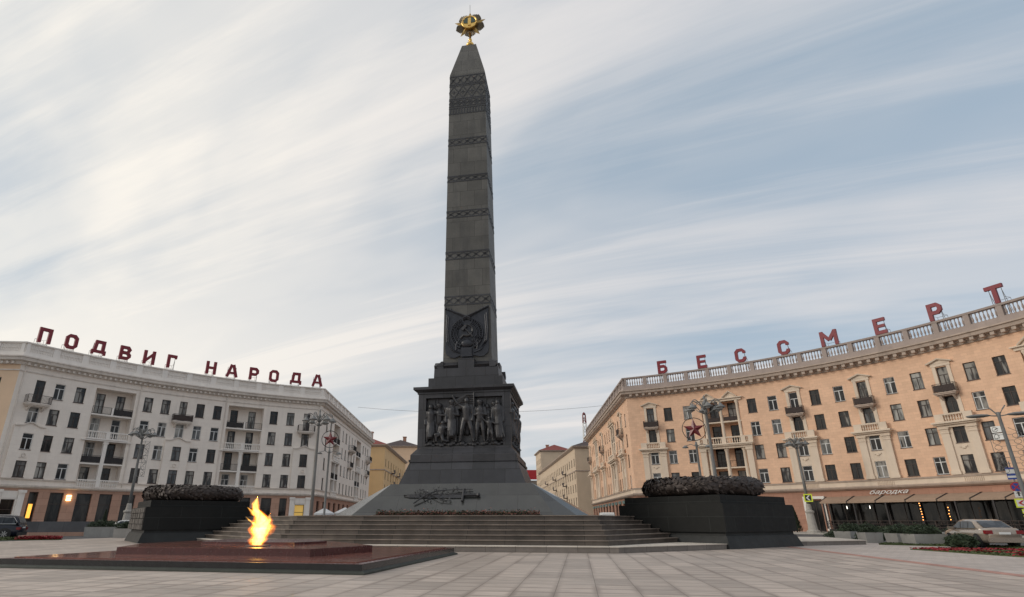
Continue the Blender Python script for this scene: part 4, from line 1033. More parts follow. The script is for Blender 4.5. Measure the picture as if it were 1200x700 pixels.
for k in range(4):
    mb.T = Matrix.Rotation(rad(90 * k), 4, 'Z')
    for q in (-1, 1):
        mb.loft([[(q * 1.32 - .78, y, z) for y, z in ((-1.5, 10.47), (-1.86, 10.47), (-2.0, 10.66), (-1.62, 10.95), (-1.5, 10.95))], [(q * 1.32 + .66 if q > 0 else q * 1.32 + .78, y, z) for y, z in ((-1.5, 10.47), (-1.86, 10.47), (-2.0, 10.66), (-1.62, 10.95), (-1.5, 10.95))]])
    mb.box(-.52, .52, -1.98, -1.4, 10.462, 11.08)
mb.T = Matrix.Identity(4); mb.frus(1.56, 10.46, 1.56, 10.98)
mb.build('plinth_tiers', 'gran', MON)
def sh(z): return 1.60 + (1.41 - 1.60) * (z - 10.95) / (34.6 - 10.95)
mb = MB(); mb.frus(sh(10.95), 10.95, sh(34.6), 34.6); mb.frus(sh(34.6), 34.6, .59, 38.3)
mb.build('shaft', 'shaft', MON)
# carved bands
def band(z0, z1, kind='x', cells=6, e=.022):
    t = MB()
    for k in range(4):
        t.T = Matrix.Rotation(rad(90 * k), 4, 'Z')
        zm = (z0 + z1) / 2; hh = sh(zm); y = -sh(z0) - .0
        def bar(p, q, wd):
            p = Vector((p[0], 0, p[1])); q = Vector((q[0], 0, q[1])); d = (q - p).normalized(); n = Vector((-d.z, 0, d.x)) * wd / 2
            def Y(z, e_): return -sh(z) - e_
            a = [p - n, q - n, q + n, p + n]
            t.loft([[(v.x, Y(v.z, -.02), v.z) for v in a][::-1], [(v.x, Y(v.z, e), v.z) for v in a][::-1]])
        bar((-hh, z0 + .05), (hh, z0 + .05), .09); bar((-hh, z1 - .05), (hh, z1 - .05), .09)
        c = 2 * hh / cells
        for i in range(cells):
            x = -hh + i * c
            if kind == 'x':
                bar((x + .03, z0 + .12), (x + c - .03, z1 - .12), .07); bar((x + .03, z1 - .12), (x + c - .03, z0 + .12), .07)
                bar((x + c * .5 - .1, zm), (x + c * .5 + .1, zm), .16)
            elif kind == 'i': bar((x + c * .5, z0 + .1), (x + c * .5, z1 - .1), c * .45)
            elif kind == 'd':
                for a_, b_ in (((x, zm), (x + c / 2, z1 - .1)), ((x + c / 2, z1 - .1), (x + c, zm)), ((x + c, zm), (x + c / 2, z0 + .1)), ((x + c / 2, z0 + .1), (x, zm)), ((x + c * .25, zm), (x + c * .75, zm)), ((x + c / 2, zm - .18), (x + c / 2, zm + .18))): bar(a_, b_, .07)
    t.T = Matrix.Identity(4); return t
for z0, z1 in ((14.9, 15.6), (18.3, 18.95), (21.6, 22.2), (24.6, 25.15), (27.8, 28.45)):
    band(z0, z1, 'x', 5).build('carved_band', 'gran', MON)
for z0, z1, kd, n_ in ((30.7, 31.35, 'i', 13), (31.42, 32.1, 'd', 6), (32.15, 33.5, 'd', 4), (33.55, 34.45, 'x', 5)):
    band(z0, z1, kd, n_).build('carved_band', 'gran', MON)
# lapel seams of granite slabs on the front of the shoulder are in the material
# --- emblem with banners
E = MB(); y0 = -1.58
bn = [(-1.42, 14.6), (-1.0, 14.4), (-.5, 14.15), (0, 14.0), (.5, 14.15), (1.0, 14.42), (1.44, 14.62), (1.42, 13.2), (1.42, 12.2), (1.45, 11.9), (1.38, 11.5), (1.1, 11.28), (.8, 11.25), (.45, 11.36), (.3, 11.15), (-.3, 11.15), (-.45, 11.36), (-.8, 11.22), (-1.1, 11.26), (-1.38, 11.5), (-1.45, 11.9), (-1.42, 12.9)]
E.extr(bn[::-1], y0 - .12, y0 + .1)
for q in (-1, 1):
    for i in range(2):
        x = q * (1.32 - i * .10)
        E.tube([(x, y0 - .14, 14.2 - i * .12), (x + q * .05, y0 - .17, 13.2), (x, y0 - .18, 12.3), (x - q * .35, y0 - .17, 11.75 - i * .08), (x - q * .75, y0 - .15, 11.62 - i * .09)], .045, 5)
    for i in range(3): E.tube([(-q * .25, y0 - .22 - .04 * i, 13.75 + i * .06), (q * (1.05 + i * .17), y0 - .16, 14.5 + i * .06)], .05, 6); E.sphere((q * (1.08 + i * .17), y0 - .16, 14.52 + i * .06), .09)
    # wheat wreath
    for rr, th in ((.66, .06), (.86, .07), (1.06, .07)):
        pts = [(q * rr * math.sin(rad(a)), y0 - .2, 12.82 - rr * 1.0 * math.cos(rad(a))) for a in range(25, 168, 9)]
        E.tube(pts, th, 5, .03)
    for a in range(30, 165, 9):
        for rr in (.76, .96): E.sphere((q * rr * math.sin(rad(a)), y0 - .2, 12.82 - rr * 1.0 * math.cos(rad(a))), .06, 6, 4, (1, .8, 1.3))
    for i in range(4): E.tube([(q * (.42 + .10 * i), y0 - .24, 12.45 - .1 * i), (q * (.75 - .02 * i), y0 - .22, 12.1 - .12 * i)], .045, 5)
E.box(-.34, .34, y0 - .26, y0 - .1, 11.25, 11.85)
E.sphere((0, y0 - .12, 12.15), .44, 12, 8, (1, .45, .7))
E.extr([(.56 * math.cos(rad(a)), 13.0 + .56 * math.sin(rad(a))) for a in range(0, 360, 20)], y0 - .15, y0 - .1)
E.extr([((.13 if k % 2 == 0 else .055) * math.sin(rad(36 * k)) * -1, 13.92 + (.13 if k % 2 == 0 else .055) * math.cos(rad(36 * k))) for k in range(10)], y0 - .24, y0 - .1)
E.build('emblem', 'emb', MON)
E = MB(); zc0 = 13.02
sk = [(.02 + .37 * math.cos(rad(a)), y0 - .24, zc0 + .37 * math.sin(rad(a))) for a in range(115, -130, -12)]
E.tube(sk, .025, 6, .075); E.tube([sk[-1], (-.42, y0 - .24, zc0 - .52)], .06, 6)
E.tube([(.42, y0 - .27, zc0 - .46), (-.14, y0 - .27, zc0 + .16)], .045, 6); E.T = Matrix.Translation((-.16, y0 - .27, zc0 + .18)) @ Matrix.Rotation(rad(-48), 4, 'Y'); E.box(-.2, .2, -.07, .07, -.09, .09); E.T = Matrix.Identity(4)
E.build('hammer_and_sickle', 'bronze', MON)

# --- order star on top
S = thing('order_star', 'gilded order star with tower medallion crowning the obelisk', 'star', (*L2W(0, 0), 38.3), AL)
mb = MB(); mb.smooth = True; mb.lathe([(.42, 0), (.42, .08), (.2, .14), (.13, .3), (.3, .42), (.34, .56), (.26, .72), (.12, .82), (.1, 1.0), (.16, 1.05), (.16, 1.12), (.1, 1.2), (.1, 1.9)], 14)
mb.build('finial_stem', 'gold', S)
zc = 2.75
def starpts(ro, ri, n=5, ph=0, zc=zc): return [(-(ro if k % 2 == 0 else ri) * math.sin(math.pi * k / n + ph), zc + (ro if k % 2 == 0 else ri) * math.cos(math.pi * k / n + ph)) for k in range(2 * n)]
def facet_star(mb, ro, ri, th, n=5, ph=0):
    P_ = starpts(ro, ri, n, ph)
    for s_ in (-1, 1):
        for k in range(2 * n):
            a, b = P_[k], P_[(k + 1) % (2 * n)]
            mb.poly([(a[0], 0, a[1]), (b[0], 0, b[1]), (0, s_ * th, zc)] if s_ < 0 else [(b[0], 0, b[1]), (a[0], 0, a[1]), (0, s_ * th, zc)])
mb = MB()
for k in range(5):                      # ray bundles between the points
    a = rad(36 + 72 * k)
    for j in range(-3, 4):
        aa = a + rad(j * 7); L_ = 1.28 - abs(j) * .05
        mb.tube([(-.3 * math.sin(aa), 0, zc + .3 * math.cos(aa)), (-L_ * math.sin(aa), 0, zc + L_ * math.cos(aa))], .10, 6, .07)
mb.build('rays', 'silver', S)
mb = MB(); facet_star(mb, 1.42, .62, .26); mb.build('star_points', 'goldd', S)
mb = MB(); mb.extr([(.66 * math.cos(rad(a)), zc + .66 * math.sin(rad(a))) for a in range(0, 360, 15)], -.34, .34)
mb.smooth = True; mb.tube([(.62 * math.cos(rad(a)), -.34, zc + .62 * math.sin(rad(a))) for a in range(0, 361, 15)], .08, 6); mb.tube([(.62 * math.cos(rad(a)), .34, zc + .62 * math.sin(rad(a))) for a in range(0, 361, 15)], .08, 6)
mb.build('medallion', 'gold', S)
mb = MB()
for s_ in (-1, 1):
    y = s_ * .37
    mb.box(-.5, .5, y - .02, y + .02, zc - .38, zc - .18) if False else None
    mb.box(-.13, .13, y - .03, y + .03, zc - .36, zc + .1); mb.box(-.09, .09, y - .03, y + .03, zc + .1, zc + .26); mb.extr([(-.08, zc + .26), (.08, zc + .26), (0, zc + .52)], y - .03, y + .03)
mb.build('tower_relief', 'gold', S)
M['enamel'] = mat('green grey enamel', (.06, .09, .07), .3)
for s_ in (-1, 1):
    for q in (-1, 1): mb = MB(); pts_ = [(q * .14, zc - .12), (q * .50, zc - .05), (q * .50, zc + .2), (q * .34, zc + .44), (q * .14, zc + .52)]; mb.extr(pts_ if q > 0 else pts_[::-1], s_ * .36 - .015, s_ * .36 + .015); mb.build('enamel', 'enamel', S)
mb = MB(); mb.tube([(0, 0, zc + 1.3), (0, 0, zc + 2.3)], .018, 5); mb.build('lightning_rod', 'steel', S)

# --- relief figures
def person_relief(mb, x, H, lean=0, arms=(('d', 0), ('d', 0)), skirt=0, kneel=0, helmet=False, y=0, head_t=0, cloak=0, stance=.16):
    """x: centre, H: height; figure stands at z=0, local y towards wall is +"""
    hp = H * .52; hd = H * .075; sh_ = H * .82; zz0 = 0
    if kneel: hp *= .55; sh_ -= H * .26
    tx = x + lean * .5
    mb.capsule((x, y, hp), H * .095, (tx, y - .02, sh_ - H * .06), H * .115, 10)
    mb.capsule((tx - H * .11, y, sh_ - .03), H * .05, (tx + H * .11, y, sh_ - .03), H * .05, 8)
    mb.capsule((tx, y, sh_), H * .045, (tx + head_t * .05, y - .03, sh_ + H * .07), H * .045, 8)
    mb.sphere((tx + head_t * .05, y - .05, sh_ + H * .115), hd, 12, 9, (.85, .95, 1.12))
    mb.sphere((tx + head_t * .05, y - .05 - hd * .9, sh_ + H * .10), hd * .2, 6, 5)
    if helmet: mb.sphere((tx + head_t * .05, y - .04, sh_ + H * .145), hd * 1.12, 12, 8, (1, 1.05, .75))
    if skirt:
        mb.capsule((x, y, hp), H * .095, (x + skirt * .04, y, H * .2), H * .115, 10)
        for q in (-.09, .02, .12): mb.capsule((x + q * .5, y - H * .08, hp - .1), .025, (x + q, y - H * .12, H * .14), .035, 6)
    if kneel:
        mb.capsule((x, y, hp), H * .08, (x - .34, y - .1, hp * .95), H * .06); mb.capsule((x - .34, y - .1, hp * .95), H * .055, (x - .3, y - .08, .08), H * .04)
        mb.capsule((x, y, hp), H * .08, (x + .12, y - .08, .12), H * .06); mb.capsule((x + .12, y - .08, .12), H * .05, (x + .42, y, .08), H * .04)
    else:
        for q, kx in ((-1, -.02), (1, .03)):
            fx = x + q * stance * H * .75
            mb.capsule((x + q * H * .05, y, hp), H * .072, (x + q * stance * H * .5 + kx, y - .06, H * .28), H * .052)
            mb.capsule((x + q * stance * H * .5 + kx, y - .06, H * .28), H * .05, (fx, y, H * .05), H * .034)
            mb.capsule((fx, y + .02, .045), .05, (fx + q * .05, y - .17, .035), .04)
    if cloak:
        mb.capsule((tx + cloak * .02, y + .04, sh_ - .02), H * .115, (x + cloak * .06, y + .03, H * .14), H * .135, 10)
        for q in range(4): mb.capsule((tx + (q - 1.5) * .07, y - .12, sh_ - .15), .025, (x + cloak * .16 + (q - 1.5) * .15, y - .26, H * .08), .04, 6)
    for sd, (kd, ang) in zip((-1, 1), arms):
        s0 = Vector((tx + sd * H * .12, y - .01, sh_ - .04)); ul, fl = H * .165, H * .15
        if kd == 'd': el = s0 + Vector((sd * .07, -.02, -ul)); ha = el + Vector((sd * -.02 , -.10, -fl))
        elif kd == 'up': el = s0 + Vector((sd * ul * .75, -.03, ul * .65)); ha = el + Vector((sd * fl * .55, -.02, fl * .9))
        elif kd == 'fold': el = s0 + Vector((sd * .10, -.06, -ul)); ha = el + Vector((-sd * fl * .9, -.14, .06))
        elif kd == 'out': el = s0 + Vector((sd * ul * .8, -.08, -ul * .55)); ha = el + Vector((sd * fl, -.04, -.02))
        elif kd == 'pole': el = s0 + Vector((sd * .12, -.06, -ul * .8)); ha = el + Vector((sd * .02, -.12, fl * .9))
        mb.capsule(s0, H * .042, el, H * .034); mb.capsule(el, H * .034, ha, H * .026)
        mb.sphere(tuple(ha), H * .032, 8, 6, (1, .8, 1.2))
def relief(k):
    rp = bpy.data.objects.new('relief_panel', None)
    base = MB(); R4 = Matrix.Rotation(rad(90 * k), 4, 'Z')
    base.T = R4; y = -2.84 + .35
    base.box(-2.34, 2.34, y - .06, y + .01, 5.53, 8.41)
    # rough ground strip
    for i in range(26):
        xx = -2.25 + i * .18; base.sphere((xx, y - .22, 5.62 + .05 * math.sin(i * 2.3)), .17 + .04 * math.sin(i * 1.7), 7, 5, (1.1, 1.2, .8))
    # banners and rifles
    if k == 0:
        fl = [(-1.0, 7.75), (-.45, 8.3), (.1, 8.55), (.62, 8.62), (.66, 8.0), (.6, 7.55), (.2, 7.8), (-.3, 7.7)]
        base.extr(fl, y - .42, y - .05)
        for i in range(5): base.tube([(-.7 + i * .1, y - .42, 7.82 + i * .1), (-.1 + i * .08, y - .5, 8.1 + i * .1), (.62, y - .44, 8.0 + i * .12)], .035, 5)
        base.tube([(.64, y - .4, 5.9), (.64, y - .44, 8.66)], .04, 6)
    for xx in ((-1.9, -1.72, 1.3, 1.75, 1.95, 2.12) if k == 0 else (-2, -1.5, -.6, .4, 1.2, 1.9)): base.tube([(xx, y - .2, 7.2), (xx + .05, y - .16, 8.36)], .028, 5)
    for q in range(14):
        xx = -2.15 + .33 * q; zz_ = 7.75 + .16 * math.sin(q * 2.1); base.sphere((xx, y - .14, zz_), .15, 9, 7, (.9, 1, 1.15)); base.capsule((xx, y - .06, zz_ - .35), .2, (xx, y - .06, 6.3), .2, 8)
    o = base.build('relief_panel', 'bronze', MON)
    specs = [
        (-2.05, 2.15, .0, (('d', 0), ('out', 0)), 1, 0, False, .0), (-1.55, 2.2, 0, (('pole', 0), ('d', 0)), 0, 0, True, .14), (-1.35, 1.6, .15, (('d', 0), ('out', 0)), 0, 1, False, -.12),
        (-.72, 2.35, 0, (('d', 0), ('fold', 0)), 1, 0, True, -.06), (.20, 2.45, 0, (('up', 0), ('d', 0)), 0, 0, False, -.14), (1.0, 2.3, 0, (('fold', 0), ('fold', 0)), 0, 0, True, -.08),
        (1.42, 2.1, 0, (('fold', 0), ('d', 0)), 0, 0, False, .12), (1.62, 1.35, -.1, (('up', 0), ('out', 0)), 0, 0, False, -.22), (1.85, 2.2, 0, (('d', 0), ('d', 0)), 0, 0, True, .12), (2.1, 2.3, -.05, (('d', 0), ('d', 0)), 0, 0, False, -.05)]
    if k != 0:
        random.seed(k * 3)
        specs = [(-2 + i * .5 + random.uniform(-.05, .05), random.uniform(2.05, 2.4), random.uniform(-.1, .1), ((random.choice(['d', 'fold', 'out']), 0), (random.choice(['d', 'fold', 'up']), 0)), i % 3 == 0, 0, i % 2 == 0, random.uniform(-.2, .1)) for i in range(9)]
    for i, (x, H, ln, arms, skirt, kneel, hel, dy) in enumerate(specs):
        H *= 1.07
        f = MB(); f.T = R4 @ Matrix.Translation((0, y - .24, 5.72))
        person_relief(f, x, H, ln, arms, skirt, kneel, hel, dy, cloak=(1 if (k == 0 and i == 9) else 0), stance=.2 if i == 4 else .13)
        f.build('relief_figure', 'bronze', o, remesh=.035 if k in (0, 1) else .08)
relief(0); relief(1)
for k in (2, 3): relief(k)
# --- bronze sword with branch on the apron
slope = (3.31 - 1.62) / (5.4 - 4.0)
def ap(x, z, e=.06):   # point on the front apron
    y = -5.4 + (z - 1.62) / slope; return (x, y - e * .77, z + e * .64)
SW = thing('bronze_sword', 'dark bronze sword with laurel branch lying on the stone apron', 'sword', (CX, CY, 0), AL)
sx, sz, ex, ez = -3.05, 2.62, 1.15, 2.60
def onl(t, off=0, e=.08): return ap(sx + (ex - sx) * t, sz + (ez - sz) * t + off, e)
mb = MB()
for i in range(12):
    pass
bl = [(0.0, .01), (.08, .10), (.5, .12), (.78, .125), (.80, .12)]
rings = []
for t, hw in bl: rings.append([onl(t, -hw, .05), onl(t, 0, .12), onl(t, hw, .05), onl(t, 0, .0)])
mb.loft(rings); mb.build('blade', 'bronze', SW)
mb = MB(); mb.tube([onl(.80, -.34, .12), onl(.80, .30, .12)], .07, 8); mb.tube([onl(.80, 0, .12), onl(.98, 0, .12)], .075, 8); mb.sphere(onl(1.0, 0, .12), .12); mb.build('hilt', 'bronze', SW)
random.seed(5)
mb = MB(); mb.tube([onl(.16, -.45, .12), onl(.3, -.1, .22), onl(.42, .14, .2), onl(.6, .24, .16), onl(.78, .30, .12), onl(.92, .32, .1)], .045, 6, .02)
mb.tube([onl(.2, .28, .15), onl(.35, .05, .2), onl(.5, -.25, .16), onl(.66, -.34, .12)], .04, 6, .02)
for i in range(75):
    t = random.uniform(.14, .93); off = random.choice((.28, .30, -.28, .08)) * (1 if t > .35 else .6) + random.uniform(-.12, .12)
    if off < -.1 and t > .7: continue
    p_ = Vector(onl(t, off, random.uniform(.06, .16))); a = random.uniform(0, 6.28); L_ = random.uniform(.10, .17)
    d = Vector((math.cos(a), -.3, math.sin(a) * .8)).normalized(); u = d.cross(Vector((0, -.77, .64))).normalized() * L_ * .3
    mb.poly([p_ - d * L_ * .5, p_ + u, p_ + d * L_ * .6 + Vector((0, -.05, 0)), p_ - u])
mb.build('laurel_branch', 'bronze', SW)
# flower strip above the steps
def clumps(mb, gen, n, r0, r1, up=1.0):
    for i in range(n):
        p = gen(); r = random.uniform(r0, r1); a = random.uniform(0, 6.28); t = random.uniform(-.7, .7)
        u = Vector((math.cos(a), math.sin(a), t)).normalized() * r; v = Vector((-math.sin(a) * random.uniform(.3, 1), math.cos(a) * random.uniform(.3, 1), random.uniform(.2, 1))).normalized() * r * .7
        mb.cur = random.choice(gen.mats); mb.poly([Vector(p) - u, Vector(p) - v * .3, Vector(p) + u, Vector(p) + v])
class G:
    def __init__(s, f, mats): s.f = f; s.mats = mats
    def __call__(s): return s.f()
mb = MB(); gn = G(lambda: (random.uniform(-4.2, 4.5), -5.72 + random.uniform(-.25, .22), 1.62 + abs(random.gauss(0, .09)) + .03), [0, 1, 1, 0, 2])
clumps(mb, gn, 5200, .03, .075); mb.cur = 3; mb.box(-4.3, 4.6, -5.98, -5.45, 1.61, 1.65)
o = mb.build('flower_strip', ['leaf', 'flower2', 'soil', 'soil'], loc=(CX, CY, 0)); o.rotation_euler = (0, 0, AL); struct(o, 'stuff')

# ------------------------------------------------------------------ wreath blocks
def wreath_block(cx, cy, rz, lab, wl, flip=1):
    L_ = 7.3; h = L_ / 2
    r = thing('granite_block', lab, 'granite block', (cx, cy, 0), rz)
    mb = MB(); mb.frus(h + .0, 0, h - .22, .62); mb.frus(h - .30, .62, h - .32, .80); mb.build('base', 'blockbase', r)
    mb = MB(); mb.frus(h - .15, .80, h - .15, 2.22); mb.build('body', 'block', r)
    mb = MB(); mb.frus(h - .42, 2.22, h - .42, 2.66); mb.build('cap', 'block', r)
    if flip < 0:
        mb = MB(); x = -(h - .13)
        for i in range(16):
            for j in range(4):
                y_ = -h + .25 + i * .43; mb.box(x - .03 - .05 * random.random(), x + .02, y_, y_ + .36, .82 + j * .35, .82 + j * .35 + .31)
        mb.build('rough_face', 'rough', r)
    wr = thing('bronze_wreath', wl, 'wreath', (cx, cy, 2.66), rz)
    R_, r_ = 2.85, .50; mb = MB(); mb.smooth = True; n1, n2 = 96, 14; rings = []
    for i in range(n1 + 1):
        a = 2 * math.pi * i / n1; ring = []
        for j in range(n2):
            b = 2 * math.pi * j / n2; q = r_ * (1 + .16 * noise.noise((math.cos(a) * 6, math.sin(a) * 6, b * 1.5)))
            ring.append(((R_ + q * math.cos(b)) * math.cos(a), (R_ + q * math.cos(b)) * math.sin(a), r_ * .98 + q * .95 * math.sin(b)))
        rings.append(ring)
    mb.loft(rings, False, False); mb.build('wreath_core', 'wreath', wr)
    mb = MB(); random.seed(3)
    for i in range(1900):
        a = random.uniform(0, 2 * math.pi); b = random.uniform(-.6, 3.7); rr = r_ * 1.04
        c = Vector(((R_ + rr * math.cos(b)) * math.cos(a), (R_ + rr * math.cos(b)) * math.sin(a), r_ * .98 + rr * .95 * math.sin(b)))
        nrm = Vector((math.cos(b) * math.cos(a), math.cos(b) * math.sin(a), math.sin(b))); tan = Vector((-math.sin(a), math.cos(a), 0))
        tan = (tan + nrm.cross(tan) * random.uniform(-.9, .9)).normalized(); sd = nrm.cross(tan); L2 = random.uniform(.22, .36)
        mb.poly([c, c + tan * L2 * .5 + sd * L2 * .28 + nrm * .03, c + tan * L2 + nrm * random.uniform(.03, .12), c + tan * L2 * .5 - sd * L2 * .28 + nrm * .03])
    for cl_ in range(13):          # clusters of flowers and cones
        a0 = cl_ * 2 * math.pi / 13 + .2
        for i in range(9):
            a = a0 + random.uniform(-.12, .12); b = random.uniform(-.1, 2.2)
            c = ((R_ + r_ * 1.05 * math.cos(b)) * math.cos(a), (R_ + r_ * 1.05 * math.cos(b)) * math.sin(a), r_ + r_ * math.sin(b))
            mb.sphere(c, random.uniform(.07, .13), 7, 5)
    mb.build('leaves', 'wreath', wr)
ROT = rad(34.6)
wreath_block(14.3, 36.9, ROT, 'black granite block right of the stairs carrying a bronze wreath', 'round dark bronze wreath on the right granite block')
wreath_block(-20.1, 45.4, ROT, 'black granite block with ribbed side left of the stairs', 'round dark bronze wreath on the left granite block', -1)
# raised kerb platform beside the right block
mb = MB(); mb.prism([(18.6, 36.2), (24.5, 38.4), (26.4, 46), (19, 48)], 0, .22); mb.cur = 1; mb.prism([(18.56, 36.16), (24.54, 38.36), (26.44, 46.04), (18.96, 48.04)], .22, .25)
struct(mb.build('kerb_platform', ['kerb', 'kerbtop']))

# ------------------------------------------------------------------ eternal flame
FX, FY = -2.67, 16.95
u = Vector((-.976, .216)); v = Vector((.222, .974))
def quadp(w_, d_, inset): return [tuple(Vector((FX, FY)) + u * a + v * b) for a, b in ((w_ - inset, inset), (inset, inset), (inset, d_ - inset), (w_ - inset, d_ - inset))]
FL = thing('flame_platform', 'low red and black granite platform of the eternal flame', 'memorial platform', (-8, 23, 0))
lc = Vector((-8, 23, 0)); Wf, Df = 12.3, 10.6
mb = MB(); a = quadp(Wf, Df, 0); b = quadp(Wf, Df, .12); mb.loft([[(*p, 0) for p in a], [(*p, .05) for p in a], [(*p, .10) for p in b]]); mb.build('base', 'greenbase', FL, origin=lc)
mb = MB(); mb.prism(b, .10, .255); mb.build('black_slab', 'blackstone', FL, origin=lc)
mb = MB(); mb.cur = 1; mb.prism(quadp(Wf, Df, .13), .255, .262); mb.cur = 0; c_ = quadp(Wf, Df, .42); mb.prism(c_, .262, .298); mb.build('red_slab', ['redstone', 'redstone2'], FL, origin=lc)
oc = [(-11.85, 21.45), (-4.9, 19.98), (-3.4, 23.1), (-5.6, 27.3), (-12.0, 28.6), (-12.9, 25.0)]
mb = MB(); mb.cur = 1; mb.prism(oc, .298, .515); mb.cur = 0; cen = Vector((-8.6, 24.2)); mb.prism([tuple(cen + (Vector(p) - cen) * .985) for p in oc], .515, .522); mb.build('red_tier', ['redstone', 'redstone2'], FL, origin=lc)
oc2 = [tuple(cen + Vector((.2, 1.6)) + (Vector(p) - cen) * .55) for p in oc]
mb = MB(); mb.cur = 1; mb.prism(oc2, .522, .60); mb.build('rear_tier', ['redstone', 'redstone2'], FL, origin=lc)
mb = MB(); mb.lathe([(.42, .522), (.42, .55), (.3, .56)], 16, (-7.3, 22.2)); mb.build('burner', 'iron', FL, origin=lc)
def fmat(name, c_, st, lo=.2):
    m = bpy.data.materials.new(name); m.use_nodes = True; t = m.node_tree; t.nodes.clear()
    tco = N(t, 'ShaderNodeTexCoord'); mp = N(t, 'ShaderNodeMapping'); mp.inputs['Scale'].default_value = (5, 5, 2.6); t.links.new(tco.outputs['Object'], mp.inputs[0])
    n = N(t, 'ShaderNodeTexNoise'); n.inputs['Scale'].default_value = 1.5; n.inputs['Detail'].default_value = 4; n.inputs['Distortion'].default_value = 1.4; t.links.new(mp.outputs[0], n.inputs['Vector'])
    r = N(t, 'ShaderNodeMapRange'); r.inputs['From Min'].default_value = .36; r.inputs['From Max'].default_value = .64; r.inputs['To Min'].default_value = lo * st; r.inputs['To Max'].default_value = 1.7 * st
    t.links.new(n.outputs['Fac'], r.inputs['Value'])
    e = N(t, 'ShaderNodeEmission'); e.inputs[0].default_value = (*c_, 1); t.links.new(r.outputs[0], e.inputs['Strength'])
    o_ = N(t, 'ShaderNodeOutputMaterial'); t.links.new(e.outputs[0], o_.inputs['Volume']); return m
M['f_out'] = fmat('flame outer gas', (1, .20, .015), 1.7, .15)
M['f_mid'] = fmat('flame middle gas', (1, .42, .035), 2.6, .25)
M['f_core'] = fmat('flame core gas', (1, .66, .14), 5.0, .45)
FM = thing('flame', 'orange and yellow eternal flame burning on the red granite platform', 'flame', (-7.3, 22.2, .53))
def tongue(mb, pts, k, seed):
    rings = []; m_ = 26
    P_ = [Vector(p[:3]) for p in pts]; R_ = [p[3] for p in pts]
    for i in range(m_ + 1):
        t = i / m_ * (len(pts) - 1); j = min(int(t), len(pts) - 2); f = t - j; f = f * f * (3 - 2 * f) * .5 + f * .5
        c = P_[j].lerp(P_[j + 1], f); r = (R_[j] * (1 - f) + R_[j + 1] * f) * k
        ring = []
        for q in range(14):
            a = 2 * math.pi * q / 14; d = Vector((math.cos(a), math.sin(a), 0))
            w_ = 1 + .5 * noise.noise(Vector((c.x * 2 + seed, c.y * 2, c.z * 4.5)) + d * 1.6) + .35 * noise.noise(Vector((seed, 0, c.z * 12)) + d * 3)
            ring.append(tuple(c + d * r * max(.15, w_)))
        rings.append(ring)
    mb.loft(rings)
main = [(-.02, 0, 0, .20), (.0, 0, .25, .29), (.05, 0, .55, .36), (.07, 0, .8, .33), (-.1, 0, 1.02, .23), (-.24, 0, 1.22, .17), (-.26, 0, 1.42, .13), (-.22, 0, 1.62, .02)]
left_ = [(-.08, .0, .62, .12), (-.24, -.03, .74, .10), (-.40, -.04, .84, .06), (-.54, -.04, .96, .012)]
l2 = [(-.2, 0, 1.0, .13), (-.38, .02, 1.16, .08), (-.55, .02, 1.28, .02)]
r2 = [(.05, .03, .6, .2), (.25, .04, .85, .12), (.28, .04, 1.05, .02)]
l3 = [(-.25, 0, 1.2, .12), (-.34, -.03, 1.4, .07), (-.30, -.03, 1.56, .01)]
for nm, mt, k in (('outer_flame', 'f_out', 1.12), ('middle_flame', 'f_mid', .92), ('flame_core', 'f_core', .70)):
    mb = MB(); mb.smooth = True
    for i, tg in enumerate([main, left_, l2, r2, l3] if k > .6 else [main[:6]]): tongue(mb, tg, k, i * 7.3)
    mb.build(nm, mt, FM)

